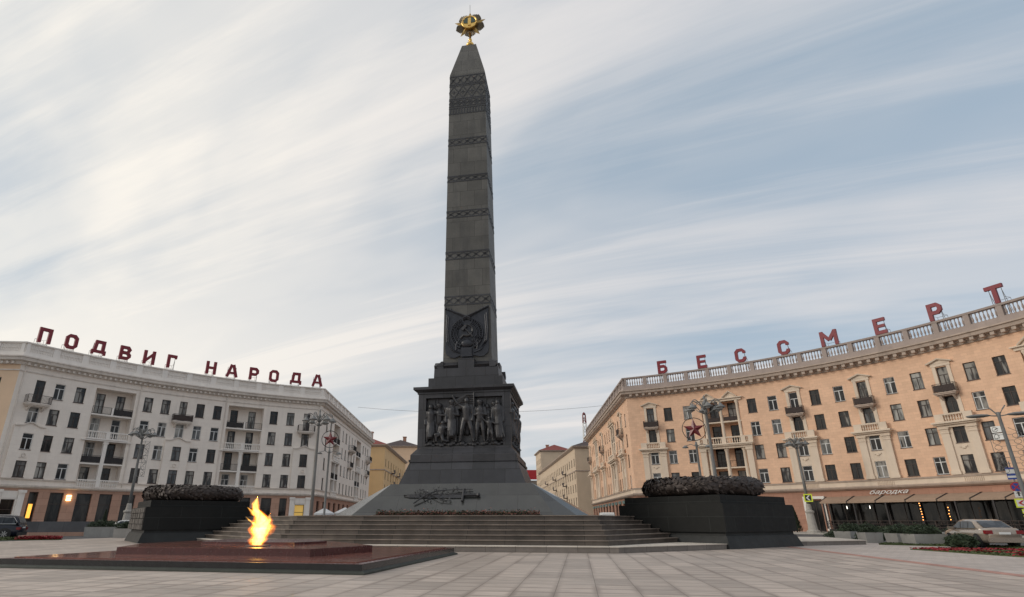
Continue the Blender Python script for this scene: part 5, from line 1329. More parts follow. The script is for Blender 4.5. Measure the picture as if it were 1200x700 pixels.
# ------------------------------------------------------------------ street lamps
def scroll(mb, ang, r0, r1, z0, z1, th):
    pts = []
    for i in range(11):
        t = i / 10; r = r0 + (r1 - r0) * t; z = z0 + (z1 - z0) * math.sin(t * math.pi * .62) - .35 * max(0, t - .75) * 2
        pts.append((r * math.cos(ang), r * math.sin(ang), z))
    mb.tube(pts, th, 6, th * .7)
    c = pts[-1]
    return c
def street_lamp(label, loc, h, arms=6, spread=1.3, garland=False, base='stone', rz=0):
    r = thing('street_lamp', label, 'street lamp', loc, rz)
    mb = MB(); mb.smooth = False
    if base == 'stone':
        mb.lathe([(.66, 0), (.66, .18), (.5, .28), (.47, .6), (.36, 2.0), (.46, 2.1), (.46, 2.25), (.3, 2.35), (.24, 2.9), (.2, 3.0)], 12); mb.build('base', 'stone', r)
    else:
        mb.lathe([(.42, 0), (.42, .25), (.3, .35), (.26, 1.2), (.2, 1.4)], 12); mb.build('base', 'lamp', r)
    z0 = 3.0 if base == 'stone' else 1.4
    mb = MB(); mb.smooth = True; mb.lathe([(.17, z0), (.14, z0 + (h - z0) * .4), (.10, h - 1.2), (.16, h - 1.1), (.1, h - .95), (.1, h - .5), (.2, h - .35), (.1, h - .15), (.05, h), (.09, h + .15), (.02, h + .4)], 12); mb.build('pole', 'lamp', r)
    for k in range(arms):
        a = 2 * math.pi * k / arms + .3
        m = MB(); m.smooth = True
        c = scroll(m, a, .08, spread, h - .9, h - .05, .05)
        # curled end and lower bracket
        m.tube([((spread - .28 + .24 * math.cos(t)) * math.cos(a), (spread - .28 + .24 * math.cos(t)) * math.sin(a), h - .42 + .2 * math.sin(t)) for t in [i * .6 for i in range(9)]], .03, 5)
        m.tube([(.1 * math.cos(a), .1 * math.sin(a), h - 1.3), (spread * .5 * math.cos(a), spread * .5 * math.sin(a), h - 1.0), (spread * .8 * math.cos(a), spread * .8 * math.sin(a), h - .5)], .03, 5)
        am = m.build('arm', 'lamp', r)
        s_ = MB(); s_.smooth = True; q = (c[0], c[1])
        s_.lathe([(.05, h - .45), (.12, h - .52), (.20, h - .66), (.38, h - .80), (.40, h - .86), (.3, h - .88)], 12, q); s_.build('lamp_shade', 'lamp', am)
        gl = MB(); gl.smooth = True; gl.sphere((q[0], q[1], h - .9), .2, 10, 6, (1, 1, .6)); gl.build('globe', 'lampg', am)
    if garland:
        gm = MB(); x = .7
        pts = [(x + .25 * math.cos(i * .9), 0, h - 1.6 - i * .16) for i in range(24)]
        gm.tube(pts, .022, 4); gm.tube([(x - .28, 0, h - 1.5), (x - .28, 0, h - 5.4)], .022, 4); gm.tube([(x + .28, 0, h - 1.5), (x + .28, 0, h - 5.4)], .022, 4)
        for i in range(6): gm.tube([(0, 0, h - 1.6 - i * .75), (x + .28, 0, h - 1.6 - i * .75)], .018, 4); gm.tube([(x + .14 * math.cos(t), 0, h - 2.0 - i * .62 + .2 * math.sin(t)) for t in [j * .7 for j in range(10)]], .02, 4)
        gm.build('garland_frame', 'steel', r)
    return r
street_lamp('grey scrolled street lamp before the loggia of the pale block', (-36.8, 67.4, .14), 11.2, 6, 1.15, True)
street_lamp('tall grey scrolled street lamp before the street corner of the pale block', (-14.6, 58.6, 0), 11.5, 6, 1.3, False, 'iron')
street_lamp('tall grey scrolled street lamp behind the wreath of the right granite block', (21.4, 51.7, 0), 11.5, 6, 1.35, False, 'iron')
street_lamp('grey scrolled lamp with pale stone foot and yellow sign before the terrace', (38.9, 69.7, .14), 10.4, 6, 1.0, False)
# plain twin lamp on the right with signs
TL = thing('street_lamp', 'plain two armed grey lamp at the right edge before the tan block', 'street lamp', (41.2, 45.0, 0), rad(-30))
mb = MB(); mb.smooth = True; mb.lathe([(.3, 0), (.3, .3), (.19, .4), (.16, 2), (.11, 9.0), (.11, 9.2)], 12); mb.build('pole', 'lamp', TL)
for q in (-1, 1):
    mb = MB(); mb.smooth = True; mb.tube([(0, 0, 8.7), (q * .12, 0, 9.1), (q * .35, 0, 9.45), (q * .55, 0, 9.7)], .05, 6); mb.tube([(0, 0, 8.9), (q * .7, 0, 9.0)], .045, 6); am = mb.build('arm', 'lamp', TL)
    mb = MB(); mb.smooth = True; mb.sphere((q * 1.25, 0, 9.0), .68, 12, 6, (1.15, .55, .2)); mb.build('lamp_head', 'lamp', am)
gm = MB()
for q in (-1, 1):
    gm.tube([(q * .3, 0, 8.0), (q * .95, 0, 7.6), (q * .95, 0, 4.8), (q * .4, 0, 4.6)], .02, 4)
    for i in range(7): gm.tube([(q * (.62 + .22 * math.cos(t)), 0, 7.4 - i * .42 + .18 * math.sin(t)) for t in [j * .7 for j in range(10)]], .018, 4); gm.tube([(0, 0, 7.5 - i * .42), (q * .4, 0, 7.5 - i * .42)], .014, 4)
gm.build('garland_frame', 'steel', TL)
# road signs near that lamp
def face_cam(x, y): return math.atan2(y, x) - math.pi / 2
def road_signs():
    x, y = 41.6, 45.9
    r = thing('road_sign', 'sign post stacking no parking, blue and yellow plates at right edge', 'road sign', (x, y, 0), face_cam(x, y))
    mb = MB(); mb.tube([(0, .05, 0), (0, .05, 5.6)], .04, 8); mb.build('post', 'steel', r)
    z = lambda py: CAM_H + (243.3 + (350 - py) * .9336) / (633.9 - (350 - py) * .3584) * y
    mb = MB(); mb.box(-.33, .33, -.03, 0, z(562), z(548)); mb.cur = 1; mb.box(-.33, .33, -.036, -.03, z(555), z(550)); mb.box(-.3, .3, -.036, -.03, z(560), z(557.5)); mb.build('blue_plate', ['signblue', 'platewhite'], r)
    zc_ = z(571); mb = MB(); R_ = .36
    cir = lambda rr: [(rr * math.cos(rad(a)), zc_ + rr * math.sin(rad(a))) for a in range(0, 360, 15)]
    mb.cur = 1; mb.extr(cir(R_), -.03, 0); mb.cur = 0; mb.extr(cir(R_ * .8), -.036, -.03); mb.cur = 1
    for an in (45, 135):
        d = Vector((math.cos(rad(an)), math.sin(rad(an)))) * R_ * .82; n = Vector((-d.y, d.x)).normalized() * .035
        mb.extr([(d.x + n.x, zc_ + d.y + n.y), (-d.x + n.x, zc_ - d.y + n.y), (-d.x - n.x, zc_ - d.y - n.y), (d.x - n.x, zc_ + d.y - n.y)], -.042, -.036)
    mb.build('no_parking_disc', ['signblue', 'signred'], r)
    mb = MB(); mb.box(-.24, .24, -.03, 0, z(583), z(575.5)); mb.cur = 1
    mb.extr([(-.05, z(581.5)), (.05, z(581.5)), (.05, z(578.5)), (.14, z(578.5)), (0, z(576.2)), (-.14, z(578.5)), (-.05, z(578.5))], -.036, -.03); mb.build('arrow_plate', ['platewhite', 'signblack'], r)
    mb = MB(); mb.box(-.36, .36, -.03, 0, z(595), z(584.5)); mb.cur = 1; mb.box(-.27, .27, -.036, -.03, z(593.5), z(586)); mb.cur = 2
    zc2 = z(589.5); mb.extr([(-.2, zc2), (.05, zc2 - .18), (.18, zc2 - .18), (-.03, zc2), (.18, zc2 + .18), (.05, zc2 + .18)], -.042, -.036)
    mb.build('yellow_plate', ['signyel', 'platewhite', 'signred'], r)
    for a, b in ((597, 602), (604, 609)):
        mb = MB(); mb.box(-.12, .12, -.03, 0, z(b), z(a)); mb.cur = 1; mb.box(-.08, .08, -.036, -.03, z(b) + .1, z(a) - .1); mb.build('small_plate', ['signyel', 'platewhite'], r)
road_signs()
x, y = 38.6, 68.9
r = thing('road_sign', 'square yellow bordered chevron sign on the stone footed lamp', 'road sign', (x, y, 3.35), face_cam(x, y))
mb = MB(); mb.box(-.42, .42, -.03, 0, 0, .84); mb.cur = 1; mb.box(-.3, .3, -.036, -.03, .12, .72); mb.build('plate', ['signyel', 'signblack'], r)
mb = MB(); mb.extr([(-.22, .42), (.04, .16), (.2, .16), (-.04, .42), (.2, .68), (.04, .68)], -.042, -.036); mb.build('chevron', 'platewhite', r)
mb = MB(); mb.box(-.06, .06, 0, .25, .3, .5); mb.build('bracket', 'steel', r)

# ------------------------------------------------------------------ ringed stars on posts
def star_post(label, x, y, zc_, R_):
    r = thing('star_post', label, 'star decoration', (x, y, 0), face_cam(x, y))
    mb = MB(); mb.smooth = True; mb.lathe([(.25, 0), (.25, .3), (.13, .45), (.1, zc_ - R_ - .6), (.16, zc_ - R_ - .5), (.06, zc_ - R_ - .1)], 10); mb.build('post', 'lamp', r)
    mb = MB()
    P_ = [((R_ * .93 if k % 2 == 0 else R_ * .37) * -math.sin(rad(36 * k)), (R_ * .93 if k % 2 == 0 else R_ * .37) * math.cos(rad(36 * k))) for k in range(10)]
    for s_ in (-1, 1):
        for k in range(10):
            a, b = P_[k], P_[(k + 1) % 10]; t = [(a[0], 0, zc_ + a[1]), (b[0], 0, zc_ + b[1]), (0, s_ * .22, zc_)]
            mb.poly(t if s_ < 0 else t[::-1])
    mb.build('star', 'starred', r)
    mb = MB(); mb.tube([(R_ * math.cos(rad(a)), 0, zc_ + R_ * math.sin(rad(a))) for a in range(0, 361, 12)], .04, 6); mb.build('ring', 'iron', r)
    for q in (-1, 1):
        mb = MB(); mb.tube([(0, 0, zc_ - R_ - .6), (q * .5, 0, zc_ - R_ - .35), (q * 1.0, 0, zc_ - R_ - .5)], .035, 6); am = mb.build('arm', 'lamp', r)
        mb = MB(); mb.smooth = True; mb.lathe([(.05, zc_ - R_ - .45), (.28, zc_ - R_ - .62), (.3, zc_ - R_ - .7)], 10, (q * 1.05, 0)); mb.build('lamp_shade', 'lamp', am)
star_post('dark red star in a ring before the street side of pale block', -15.3, 67.1, 10.0, .93)
star_post('dark red star in a ring above the right granite block', 23.1, 59.3, 10.0, 1.12)

# ------------------------------------------------------------------ cars
def wheel(parent, x, y, r, wd, sd):
    t = MB(); t.smooth = True; T0 = Matrix.Translation((x, y, r)) @ Matrix.Rotation(rad(90), 4, 'X')
    t.T = T0; t.lathe([(r * .62, -wd / 2), (r * .95, -wd / 2), (r, -wd / 2 + .03), (r, wd / 2 - .03), (r * .95, wd / 2), (r * .62, wd / 2)], 20); w_ = t.build('wheel', 'rubber', parent)
    t = MB(); t.T = T0; q = wd / 2 + .005
    t.lathe([(r * .62, -q + .02), (r * .62, q - .02)], 20); 
    for k in range(7):
        a = 2 * math.pi * k / 7
        for s_ in (-1, 1): t.poly([(r * .1 * math.cos(a - .8), r * .1 * math.sin(a - .8), s_ * q), (r * .62 * math.cos(a - .12), r * .62 * math.sin(a - .12), s_ * q), (r * .62 * math.cos(a + .12), r * .62 * math.sin(a + .12), s_ * q), (r * .1 * math.cos(a + .8), r * .1 * math.sin(a + .8), s_ * q)])
    t.build('rim', 'rim', w_)
def car(name, label, cat, loc, rz, paint, suv=False, wb=None):
    r = thing(name, label, cat, loc, rz)
    if suv: L_, Wd, H_, belt, r_w = 4.75, .94, 1.76, 1.08, .38
    else: L_, Wd, H_, belt, r_w = 4.6, .88, 1.44, .92, .32
    xs = [-L_ / 2, -L_ / 2 + .06, -L_ / 2 + .3, -1.9, -1.6, -1.2, -.6, 0, .6, 1.1, 1.6, 2.0, L_ / 2 - .12, L_ / 2]
    if suv: hood = {-L_ / 2: .95, -L_ / 2 + .06: 1.02, -L_ / 2 + .3: 1.08, -1.9: 1.1, 1.1: 1.12, 1.6: 1.08, 2.0: 1.0, L_ / 2 - .12: .86, L_ / 2: .7}
    else: hood = {-L_ / 2: .82, -L_ / 2 + .06: .96, -L_ / 2 + .3: .99, -1.9: .98, -1.2: .94, 1.1: .93, 1.6: .86, 2.0: .78, L_ / 2 - .12: .66, L_ / 2: .56}
    ks = sorted(hood)
    def hz_(x):
        for a, b in zip(ks, ks[1:]):
            if a <= x <= b: return hood[a] + (hood[b] - hood[a]) * (x - a) / (b - a)
        return hood[ks[-1]]
    mb = MB(); mb.smooth = True; rings = []
    for x in xs:
        e = 1 - .16 * max(0, (abs(x) / (L_ / 2)) ** 8); wv = Wd * e; zt_ = hz_(x); zb = .24 + (.12 if abs(x) > L_ / 2 - .1 else 0)
        pr = [(-wv * .93, zb), (-wv, zb + .18), (-wv * 1.0, .62), (-wv * .97, zt_ - .1), (-wv * .88, zt_), (-wv * .4, zt_ + .03), (wv * .4, zt_ + .03), (wv * .88, zt_), (wv * .97, zt_ - .1), (wv, .62), (wv, zb + .18), (wv * .93, zb)]
        rings.append([(x, y, z) for y, z in pr])
    mb.loft(rings); bd = mb.build('body', paint, r)
    # cabin
    if suv: cab = [(-2.28, belt + .0), (-2.12, 1.45), (-1.95, H_ - .08), (-1.5, H_), (0, H_), (.45, H_ - .05), (1.2, belt + .02)]
    else: cab = [(-1.85, belt + .03), (-1.1, H_ - .08), (-.8, H_), (.1, H_), (.4, H_ - .06), (1.15, belt)]
    mb = MB(); mb.smooth = True; rings = []
    for x, z in cab:
        k = (z - belt) / (H_ - belt); w1 = Wd * (.93 - .17 * k); rings.append([(x, -Wd * .93, belt - .05), (x, -w1, z - .03), (x, -w1 * .85, z), (x, w1 * .85, z), (x, w1, z - .03), (x, Wd * .93, belt - .05)])
    mb.loft(rings); mb.build('cabin', paint, r)
    # glass: side panes and front/rear screens slightly proud
    def side(s_, pts):
        t = MB(); 
        def Y(z): k = (z - belt) / (H_ - belt); return s_ * (Wd * (.93 - .17 * k) + .012)
        t.poly([(x, Y(z), z) for x, z in (pts if s_ < 0 else pts[::-1])]); t.build('side_window', 'carglass', r)
    for s_ in (-1, 1):
        if suv:
            side(s_, [(-2.0, belt + .06), (-1.15, belt + .06), (-1.15, H_ - .14), (-1.75, H_ - .16)]); side(s_, [(-1.1, belt + .06), (-.15, belt + .06), (-.15, H_ - .12), (-1.1, H_ - .14)]); side(s_, [(-.1, belt + .06), (.95, belt + .06), (.4, H_ - .15), (-.1, H_ - .12)])
        else:
            side(s_, [(-1.35, belt + .06), (-.65, belt + .06), (-.65, H_ - .1), (-.95, H_ - .12)]); side(s_, [(-.6, belt + .06), (.1, belt + .06), (.1, H_ - .1), (-.6, H_ - .1)]); side(s_, [(.15, belt + .06), (.95, belt + .06), (.38, H_ - .13), (.15, H_ - .1)])
    if suv: scr = [((.5, H_ - .08), (1.15, belt + .06)), ((-2.24, belt + .12), (-2.03, H_ - .16))]
    else: scr = [((.45, H_ - .09), (1.1, belt + .04)), ((-1.78, belt + .09), (-1.16, H_ - .11))]
    for i, (a, b) in enumerate(scr):
        t = MB(); sg = 1 if i == 0 else -1
        t.poly([(a[0] + sg * .02, -Wd * .74, a[1] + .02), (b[0] + sg * .02, -Wd * .80 if i == 0 else -Wd * .68, b[1] + .02), (b[0] + sg * .02, Wd * .80 if i == 0 else Wd * .68, b[1] + .02), (a[0] + sg * .02, Wd * .74, a[1] + .02)])
        t.build('windscreen' if i == 0 else 'rear_window', 'carglass', r)
    for s_ in (-1, 1):
        t = MB(); t.box(-L_ / 2 - .015, -L_ / 2 + .22, s_ * Wd * .62 if s_ > 0 else -Wd * .99, s_ * Wd * .99 if s_ > 0 else -Wd * .62, .70, .88); t.build('tail_light', 'tail', r)
        t = MB(); t.box(L_ / 2 - .25, L_ / 2 - .02, min(s_ * Wd * .55, s_ * Wd * .93), max(s_ * Wd * .55, s_ * Wd * .93), .60, .72); t.build('headlight', 'lampg', r)
        t = MB(); t.box(.75, .95, min(s_ * Wd, s_ * (Wd + .2)), max(s_ * Wd, s_ * (Wd + .2)), belt - .02, belt + .14); t.build('wing_mirror', paint, r)
        # arches
        for x in (-L_ / 2 + .95, L_ / 2 - .9):
            t = MB(); t.T = Matrix.Translation((x, s_ * (Wd - .10), r_w)) @ Matrix.Rotation(rad(90), 4, 'X'); t.lathe([(r_w + .07, -.11), (r_w + .07, .11)], 20); t.build('wheel_arch', 'plastic', r)
            wheel(r, x, s_ * (Wd - .06), r_w, .22, s_)
    t = MB(); t.box(-L_ / 2 - .05, -L_ / 2 + .12, -Wd * .9, Wd * .9, .28, .52); t.build('rear_bumper', 'plastic' if suv else paint, r)
    t = MB(); t.box(-L_ / 2 - .03, -L_ / 2, -.26, .26, .68 if not suv else .8, .79 if not suv else .91); t.build('number_plate', 'platewhite', r)
    if suv:
        t = MB()
        for s_ in (-1, 1):
            t.tube([(-1.7, s_ * Wd * .72, H_ + .04), (.2, s_ * Wd * .72, H_ + .04)], .02, 5)
            k = lambda z: s_ * (Wd * (.93 - .17 * (z - belt) / (H_ - belt)) + .02)
            t.tube([(.98, k(belt + .04), belt + .04), (-2.05, k(belt + .04), belt + .04), (-2.08, k(belt + .2), belt + .2), (-1.78, k(H_ - .13), H_ - .13), (-.2, k(H_ - .09), H_ - .09)], .018, 5)
        t.build('chrome_trim', 'chrome', r)
    return r
hd = math.atan2(.975, .22); fx, fy = .22, .975
car('parked_car', 'beige sedan seen from behind beside the green planters at right', 'car', (28.75 + 2.3 * fx, 33.3 + 2.3 * fy, 0), hd, 'carbeige')
car('parked_car', 'dark blue suv with chrome window line at the left edge', 'suv', (-35.9 - 2.37 * .93, 50.6 - 2.37 * .30, 0), math.atan2(-.30, -.93), 'carblack', True)
car('parked_car', 'silver car half hidden behind the left granite block', 'car', (-32.0, 60.0, 0), rad(10), 'carsilver')

# ------------------------------------------------------------------ planters, shrubs, flower beds
def leafy(mb, c, sx, sy, sz, n, r0=.05, r1=.12, spiky=0):
    for i in range(n):
        while True:
            p = Vector((random.uniform(-1, 1), random.uniform(-1, 1), random.uniform(-.9, 1)))
            if .25 < p.length < 1: break
        bumpy = 1 + .35 * noise.noise(p * 2.2 + Vector(c))
        q = Vector((c[0] + p.x * sx * bumpy, c[1] + p.y * sy * bumpy, max(.02, c[2] + p.z * sz * bumpy)))
        a = random.uniform(0, 6.28); u_ = Vector((math.cos(a), math.sin(a), random.uniform(-.2, .9))).normalized() * random.uniform(r0, r1) * (1.6 if spiky else 1); v_ = u_.cross(Vector((random.uniform(-1, 1), random.uniform(-1, 1), random.uniform(-1, 1)))).normalized() * r0 * .7
        mb.poly([q - u_, q + v_, q + u_, q - v_])
def planter(label, x, y, rz, w_, d_, h_, shrub_label, n=900, sh_h=.55):
    r = thing('planter', label, 'planter', (x, y, 0), rz)
    mb = MB(); mb.frus(w_ / 2 - .05, 0, w_ / 2, h_, d_ / 2 - .05, d_ / 2, True); mb.build('box', 'conc', r); mb = MB(); mb.box(-w_ / 2 + .08, w_ / 2 - .08, -d_ / 2 + .08, d_ / 2 - .08, h_ - .02, h_ + .015); mb.build('soil', 'soil', r)
    s = thing('shrub', shrub_label, 'shrub', (x, y, h_), rz)
    mb = MB(); leafy(mb, (0, 0, .16), w_ * .52, d_ * .52, sh_h * .75, n, .04, .11, 1)
    mb.build('foliage', 'leaf', s)
    mb = MB()
    for i in range(5): mb.tube([(0, 0, -.02), (random.uniform(-.3, .3), random.uniform(-.3, .3), sh_h * .7)], .02, 5)
    mb.build('stem', 'soil', s)
random.seed(21)
planter('concrete planter nearest the right granite block', 27.7, 44.8, rad(20), 1.9, 1.3, .66, 'low juniper in the planter nearest the right granite block')
planter('small concrete planter with a light left face before the terrace', 26.9, 41.6, rad(-5), 1.1, 1.1, .64, 'sparse juniper in the small planter before the terrace', 700)
planter('concrete planter second from the sedan', 27.5, 39.5, rad(0), 1.3, 1.2, .62, 'juniper in the planter second from the sedan')
planter('concrete planter closest to the beige sedan', 27.4, 37.4, rad(0), 2.0, 1.2, .62, 'juniper in the planter closest to the beige sedan')
for i, (x, y, sx, h_, lb) in enumerate(((26.8, 33.9, .85, .7, 'dark green juniper spreading over the nose of the sedan'), (27.6, 42.5, 1.1, .75, 'green juniper between the two leftmost planters on the right'), (32.5, 46.0, 2.2, .95, 'wide dark juniper before the terrace left of the string lights'), (36.0, 44.5, 2.2, 1.0, 'dark juniper behind the beige sedan'), (30.2, 49.5, 1.8, .8, 'juniper between the terrace door and the planters'), (35.5, 53.0, 2.2, .95, 'large juniper under the cafe sign'))):
    s = thing('shrub', lb, 'shrub', (x, y, 0)); mb = MB(); leafy(mb, (0, 0, h_ * .45), sx * .9, sx * .7, h_ * .5, 1600, .05, .13, 1); mb.build('foliage', 'leaf', s)
    mb = MB(); mb.tube([(0, 0, 0), (.1, 0, h_ * .7)], .04, 5); mb.build('stem', 'soil', s)
# left wall and planters
LW = thing('low_wall', 'low dark grey slab wall behind the suv at left', 'wall', (-37.5, 60, 0), rad(28))
mb = MB(); mb.box(-5.2, 3.6, -.2, .2, .35, 1.30); mb.build('slabs', 'wallgrey', LW); mb = MB(); mb.box(-5.4, 3.8, -.5, .3, 0, .35); mb.build('footing', 'peach', LW)
planter('long grey planter left of the left granite block', -32.3, 55.6, rad(12), 2.6, 1.2, .85, 'dark shrub in the planter left of the left granite block', 1400, .55)
planter('darker planter touching the left granite block', -29.0, 53.6, rad(8), 1.8, 1.2, .75, 'dark shrub in the planter touching the left granite block', 1100, .5)
s = thing('thuja', 'slim dark thuja cone before the pale block shop windows', 'conifer', (-34.6, 59.5, .0))
mb = MB()
for i in range(1500):
    t = random.random() ** .8; a = random.uniform(0, 6.28); rr = .38 * (1 - t) * random.uniform(.6, 1.1) + .03; q = Vector((rr * math.cos(a), rr * math.sin(a), .15 + t * 2.2)); u_ = Vector((math.cos(a) * .4, math.sin(a) * .4, 1)).normalized() * .1; v_ = Vector((-math.sin(a), math.cos(a), 0)) * .04
    mb.poly([q - u_, q + v_, q + u_, q - v_])
mb.build('foliage', 'leafd', s); mb = MB(); mb.tube([(0, 0, 0), (0, 0, 1.8)], .05, 6); mb.build('trunk', 'soil', s)
s = thing('thuja', 'dark thuja cone beside the terrace door of the tan block', 'conifer', (38.0, 71.4, .14))
mb = MB()
for i in range(1500):
    t = random.random() ** .8; a = random.uniform(0, 6.28); rr = .62 * (1 - t) * random.uniform(.6, 1.1) + .03; q = Vector((rr * math.cos(a), rr * math.sin(a), .1 + t * 2.6)); u_ = Vector((math.cos(a) * .4, math.sin(a) * .4, 1)).normalized() * .13; v_ = Vector((-math.sin(a), math.cos(a), 0)) * .05
    mb.poly([q - u_, q + v_, q + u_, q - v_])
mb.build('foliage', 'leafd', s); mb = MB(); mb.tube([(0, 0, 0), (0, 0, 2.2)], .05, 6); mb.build('trunk', 'soil', s)
def inside(p, poly):
    c = False
    for i in range(len(poly)):
        a, b = poly[i], poly[i - 1]
        if (a[1] > p[1]) != (b[1] > p[1]) and p[0] < (b[0] - a[0]) * (p[1] - a[1]) / (b[1] - a[1]) + a[0]: c = not c
    return c
def bed(name, poly, mats, n, h, r0, r1, split=None):
    mb = MB(); mb.cur = 0; mb.prism(poly, 0.0, .05); xs = [p[0] for p in poly]; ys = [p[1] for p in poly]; c = 0
    while c < n:
        p = (random.uniform(min(xs), max(xs)), random.uniform(min(ys), max(ys)))
        if not inside(p, poly): continue
        c += 1; green = split(p) if split else random.random() < .12
        mb.cur = 1 if green else 2; hh = h * (.55 if green else 1) * (.75 + .5 * random.random())
        q = Vector((*p, .03 + hh * random.random() ** .5)); a = random.uniform(0, 6.28); u_ = Vector((math.cos(a), math.sin(a), random.uniform(-.3, .5))).normalized() * random.uniform(r0, r1); v_ = Vector((-math.sin(a), math.cos(a), random.uniform(.3, 1))).normalized() * r0
        mb.poly([q - u_, q + v_, q + u_, q - v_])
    return struct(mb.build(name, mats), 'stuff')
bed('flower_bed', [(22.3, 31.6), (22.0, 24.2), (21.4, 14), (30, 14), (29.5, 26), (27.0, 30.2), (24.5, 31.6)], ['grass', 'grass', 'flower'], 26000, .08, .04, .09,
    lambda p: (23.6 + .9 * math.sin(p[1] * .35) < p[0] < 25.2) and p[1] < 29.6 or (p[0] < 22.9 + .2 * math.sin(p[1]) and 25.5 < p[1] < 29))
bed('flower_bed', [(-38.5, 47.5), (-33.4, 46.4), (-30.5, 47.2), (-31.2, 48.6), (-34, 49.2), (-38.5, 49.6)], ['grass', 'grass', 'flower'], 9000, .22, .04, .10, lambda p: p[0] < -33.4)
bed('grass_verge', [(-60, 43.5), (-34.6, 45.4), (-33.6, 46.2), (-38.5, 47.5), (-38.5, 49.6), (-60, 49)], ['grass', 'grass', 'grass'], 9000, .16, .04, .1, lambda p: True)
bed('grass_verge', [(25.0, 38.0), (30.4, 31.8), (31.5, 32.6), (26.4, 39.4)], ['grass', 'grass', 'grass'], 2500, .12, .04, .1, lambda p: True)
# terrace furniture: string lights, deck rail, parasols
TR = thing('cafe_terrace', 'raised dark cafe deck with railing under the awning', 'terrace', tuple(RF.P(ra(63), 0, 2.5)))
lo = Vector(TR.location)
mb = MB(); slab(mb, RF, ra(50.5), ra(78), .14, .5, .1, 5.2); mb.build('deck', 'dark', TR, origin=lo)
mb = MB()
for k in range(26):
    s_ = ra(50.5) + (ra(78) - ra(50.5)) * k / 25; mb.tube([RF.P(s_, .5, 5.1), RF.P(s_, 1.35, 5.1)], .03, 5)
for zz_ in (.75, 1.05, 1.35): mb.tube([RF.P(ra(50.5) + (ra(78) - ra(50.5)) * k / 25, zz_, 5.1) for k in range(26)], .03, 5)
mb.build('railing', 'frame_dark', TR, origin=lo)
for k in range(5):
    s_ = ra(51.3) + k * 5.3; p_ = RF.P(s_, .5, 3.6)
    r = thing('cafe_table', 'small dark cafe table on the deck under the awning', 'table', tuple(p_), RF.rz(s_), 'cafe tables on the deck') if k == 0 else None
    if k == 0:
        T0 = r; mb = MB(); mb.lathe([(.22, 0), (.03, .05), (.03, .71)], 10); mb.build('leg', 'frame_dark', r); mb = MB(); mb.lathe([(.45, .71), (.45, .75)], 14); mb.build('tabletop', 'frame_dark', r)
        C0 = thing('cafe_chair', 'dark cafe chair on the deck under the awning', 'chair', tuple(RF.P(s_ - .8, .5, 3.6)), RF.rz(s_), 'cafe chairs on the deck')
        mb = MB(); mb.box(-.2, .2, -.2, .2, .4, .45); mb.build('seat', 'frame_dark', C0); mb = MB(); mb.box(-.2, -.16, -.2, .2, .45, .88); mb.build('backrest', 'frame_dark', C0)
        for a in (-.18, .18):
            for b in (-.18, .18): mb = MB(); mb.box(a - .02, a + .02, b - .02, b + .02, 0, .4); mb.build('leg', 'frame_dark', C0)
    else:
        copy_tree(T0, tuple(p_), RF.rz(s_)); copy_tree(C0, tuple(RF.P(s_ - .8, .5, 3.6)), RF.rz(s_))
    copy_tree(C0, tuple(RF.P(s_ + .8, .5, 3.6)), RF.rz(s_) + math.pi)
for k in range(9): mb = MB(); slab(mb, RF, ra(49.3 + k * 3.3), ra(49.3 + k * 3.3) + .14, .5, 3.35, 2.45, 2.6); mb.build('awning_post', 'iron', TR, origin=lo)
for ph, nm in ((59.35, 'string of orange bulbs hanging left under the awning'), (61.9, 'shorter string of orange bulbs hanging right under the awning')):
    s_ = ra(ph); r = thing('light_string', nm, 'string lights', tuple(RF.P(s_, 1.2, 2.8)), RF.rz(s_)); n_b = 7 if ph < 60 else 5
    mb = MB(); mb.tube([(0, 0, 0), (0, 0, 2.15)], .01, 4); mb.build('cable', 'iron', r)
    for k in range(n_b): mb = MB(); mb.sphere((random.uniform(-.04, .04), 0, .25 + k * (1.9 if ph < 60 else 1.45) / n_b + random.uniform(-.03, .03)), .045, 6, 5); mb.build('bulb', 'bulb', r)
for ph in (51.8, 54.2):
    s_ = ra(ph); tag(MB() and (lambda m: (m.sphere((0, 0, 0), .04, 6, 5), m.lathe([(.05, .05), (.02, .3)], 6), m.build('spot_lamp', ['bulbw'], loc=tuple(RF.P(s_, 2.65, 2.3))))[-1])(MB()), 'tiny white lamp hanging under the awning, %s one' % ('left' if ph < 53 else 'right'), 'lamp')
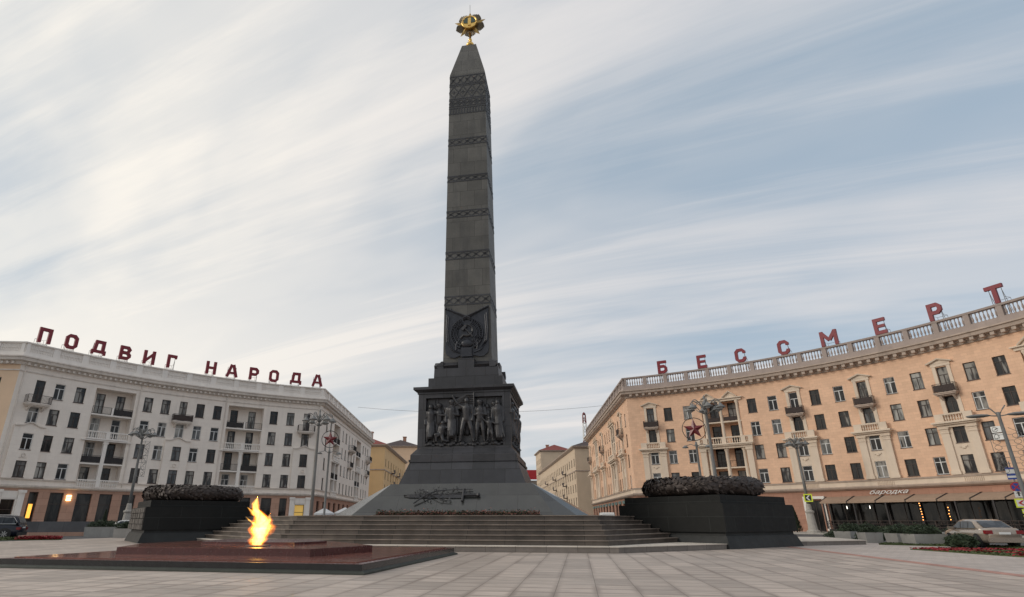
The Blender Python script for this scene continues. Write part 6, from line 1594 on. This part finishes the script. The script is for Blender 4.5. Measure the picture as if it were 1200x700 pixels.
def parasol(label, x, y, h_, R_, n=8):
    r = thing('parasol', label, 'parasol', (x, y, 0)); mb = MB(); mb.lathe([(.3, 0), (.3, .1), (.035, .12), (.035, h_)], 8); mb.build('pole', 'steel', r)
    mb = MB(); mb.loft([[(R_ * math.cos(2 * math.pi * k / n), R_ * math.sin(2 * math.pi * k / n), h_ - .75 + z) for k in range(n)] for z in (0,)] + [[(R_ * math.cos(2 * math.pi * k / n), R_ * math.sin(2 * math.pi * k / n), h_ - .55) for k in range(n)], [(.06 * math.cos(2 * math.pi * k / n), .06 * math.sin(2 * math.pi * k / n), h_ + .05) for k in range(n)]], False, True); mb.build('canopy', 'tent', r)
parasol('white canvas parasol behind the stairs, left of its twin', -17.0, 74.5, 2.75, 1.25)
parasol('white canvas parasol behind the stairs, nearer the obelisk', -14.8, 76.0, 2.85, 1.3)
# delivery van roof beyond the stairs
VN = thing('delivery_van', 'plain white van far down the right street behind stairs', 'van', (21.0, 92.0, 0), rad(84))
mb = MB(); rings = []
for x_, zt_ in ((-2.6, 2.35), (-2.4, 2.5), (.9, 2.5), (1.5, 2.25), (2.1, 1.25), (2.7, 1.1), (2.8, .6)): rings.append([(x_, -.95, .3), (x_, -.95, zt_ * .6), (x_, -.85, zt_), (x_, .85, zt_), (x_, .95, zt_ * .6), (x_, .95, .3)])
mb.loft(rings); mb.build('body', 'platewhite', VN)
mb = MB(); mb.poly([(1.52, -.75, 2.2), (2.08, -.8, 1.32), (2.08, .8, 1.32), (1.52, .75, 2.2)][::-1]); mb.poly([(-2.62, -.7, 1.5), (-2.62, .7, 1.5), (-2.55, .7, 2.2), (-2.55, -.7, 2.2)]); mb.build('windows', 'carglass', VN)
for x_ in (-1.7, 1.8):
    for s_ in (-1, 1): wheel(VN, x_, s_ * .88, .34, .22, s_)
# overhead cables across the avenue
mb = MB(); A_, B_ = Vector((-17.0, 92, 18.2)), Vector((24.0, 89, 18.2))
mb.tube([tuple(A_.lerp(B_, t / 16) - Vector((0, 0, 1.1 * (1 - (2 * t / 16 - 1) ** 2)))) for t in range(17)], .02, 4)
tag(mb.build('overhead_cable', 'steel'), 'thin cable sagging across the avenue behind the obelisk', 'cable')
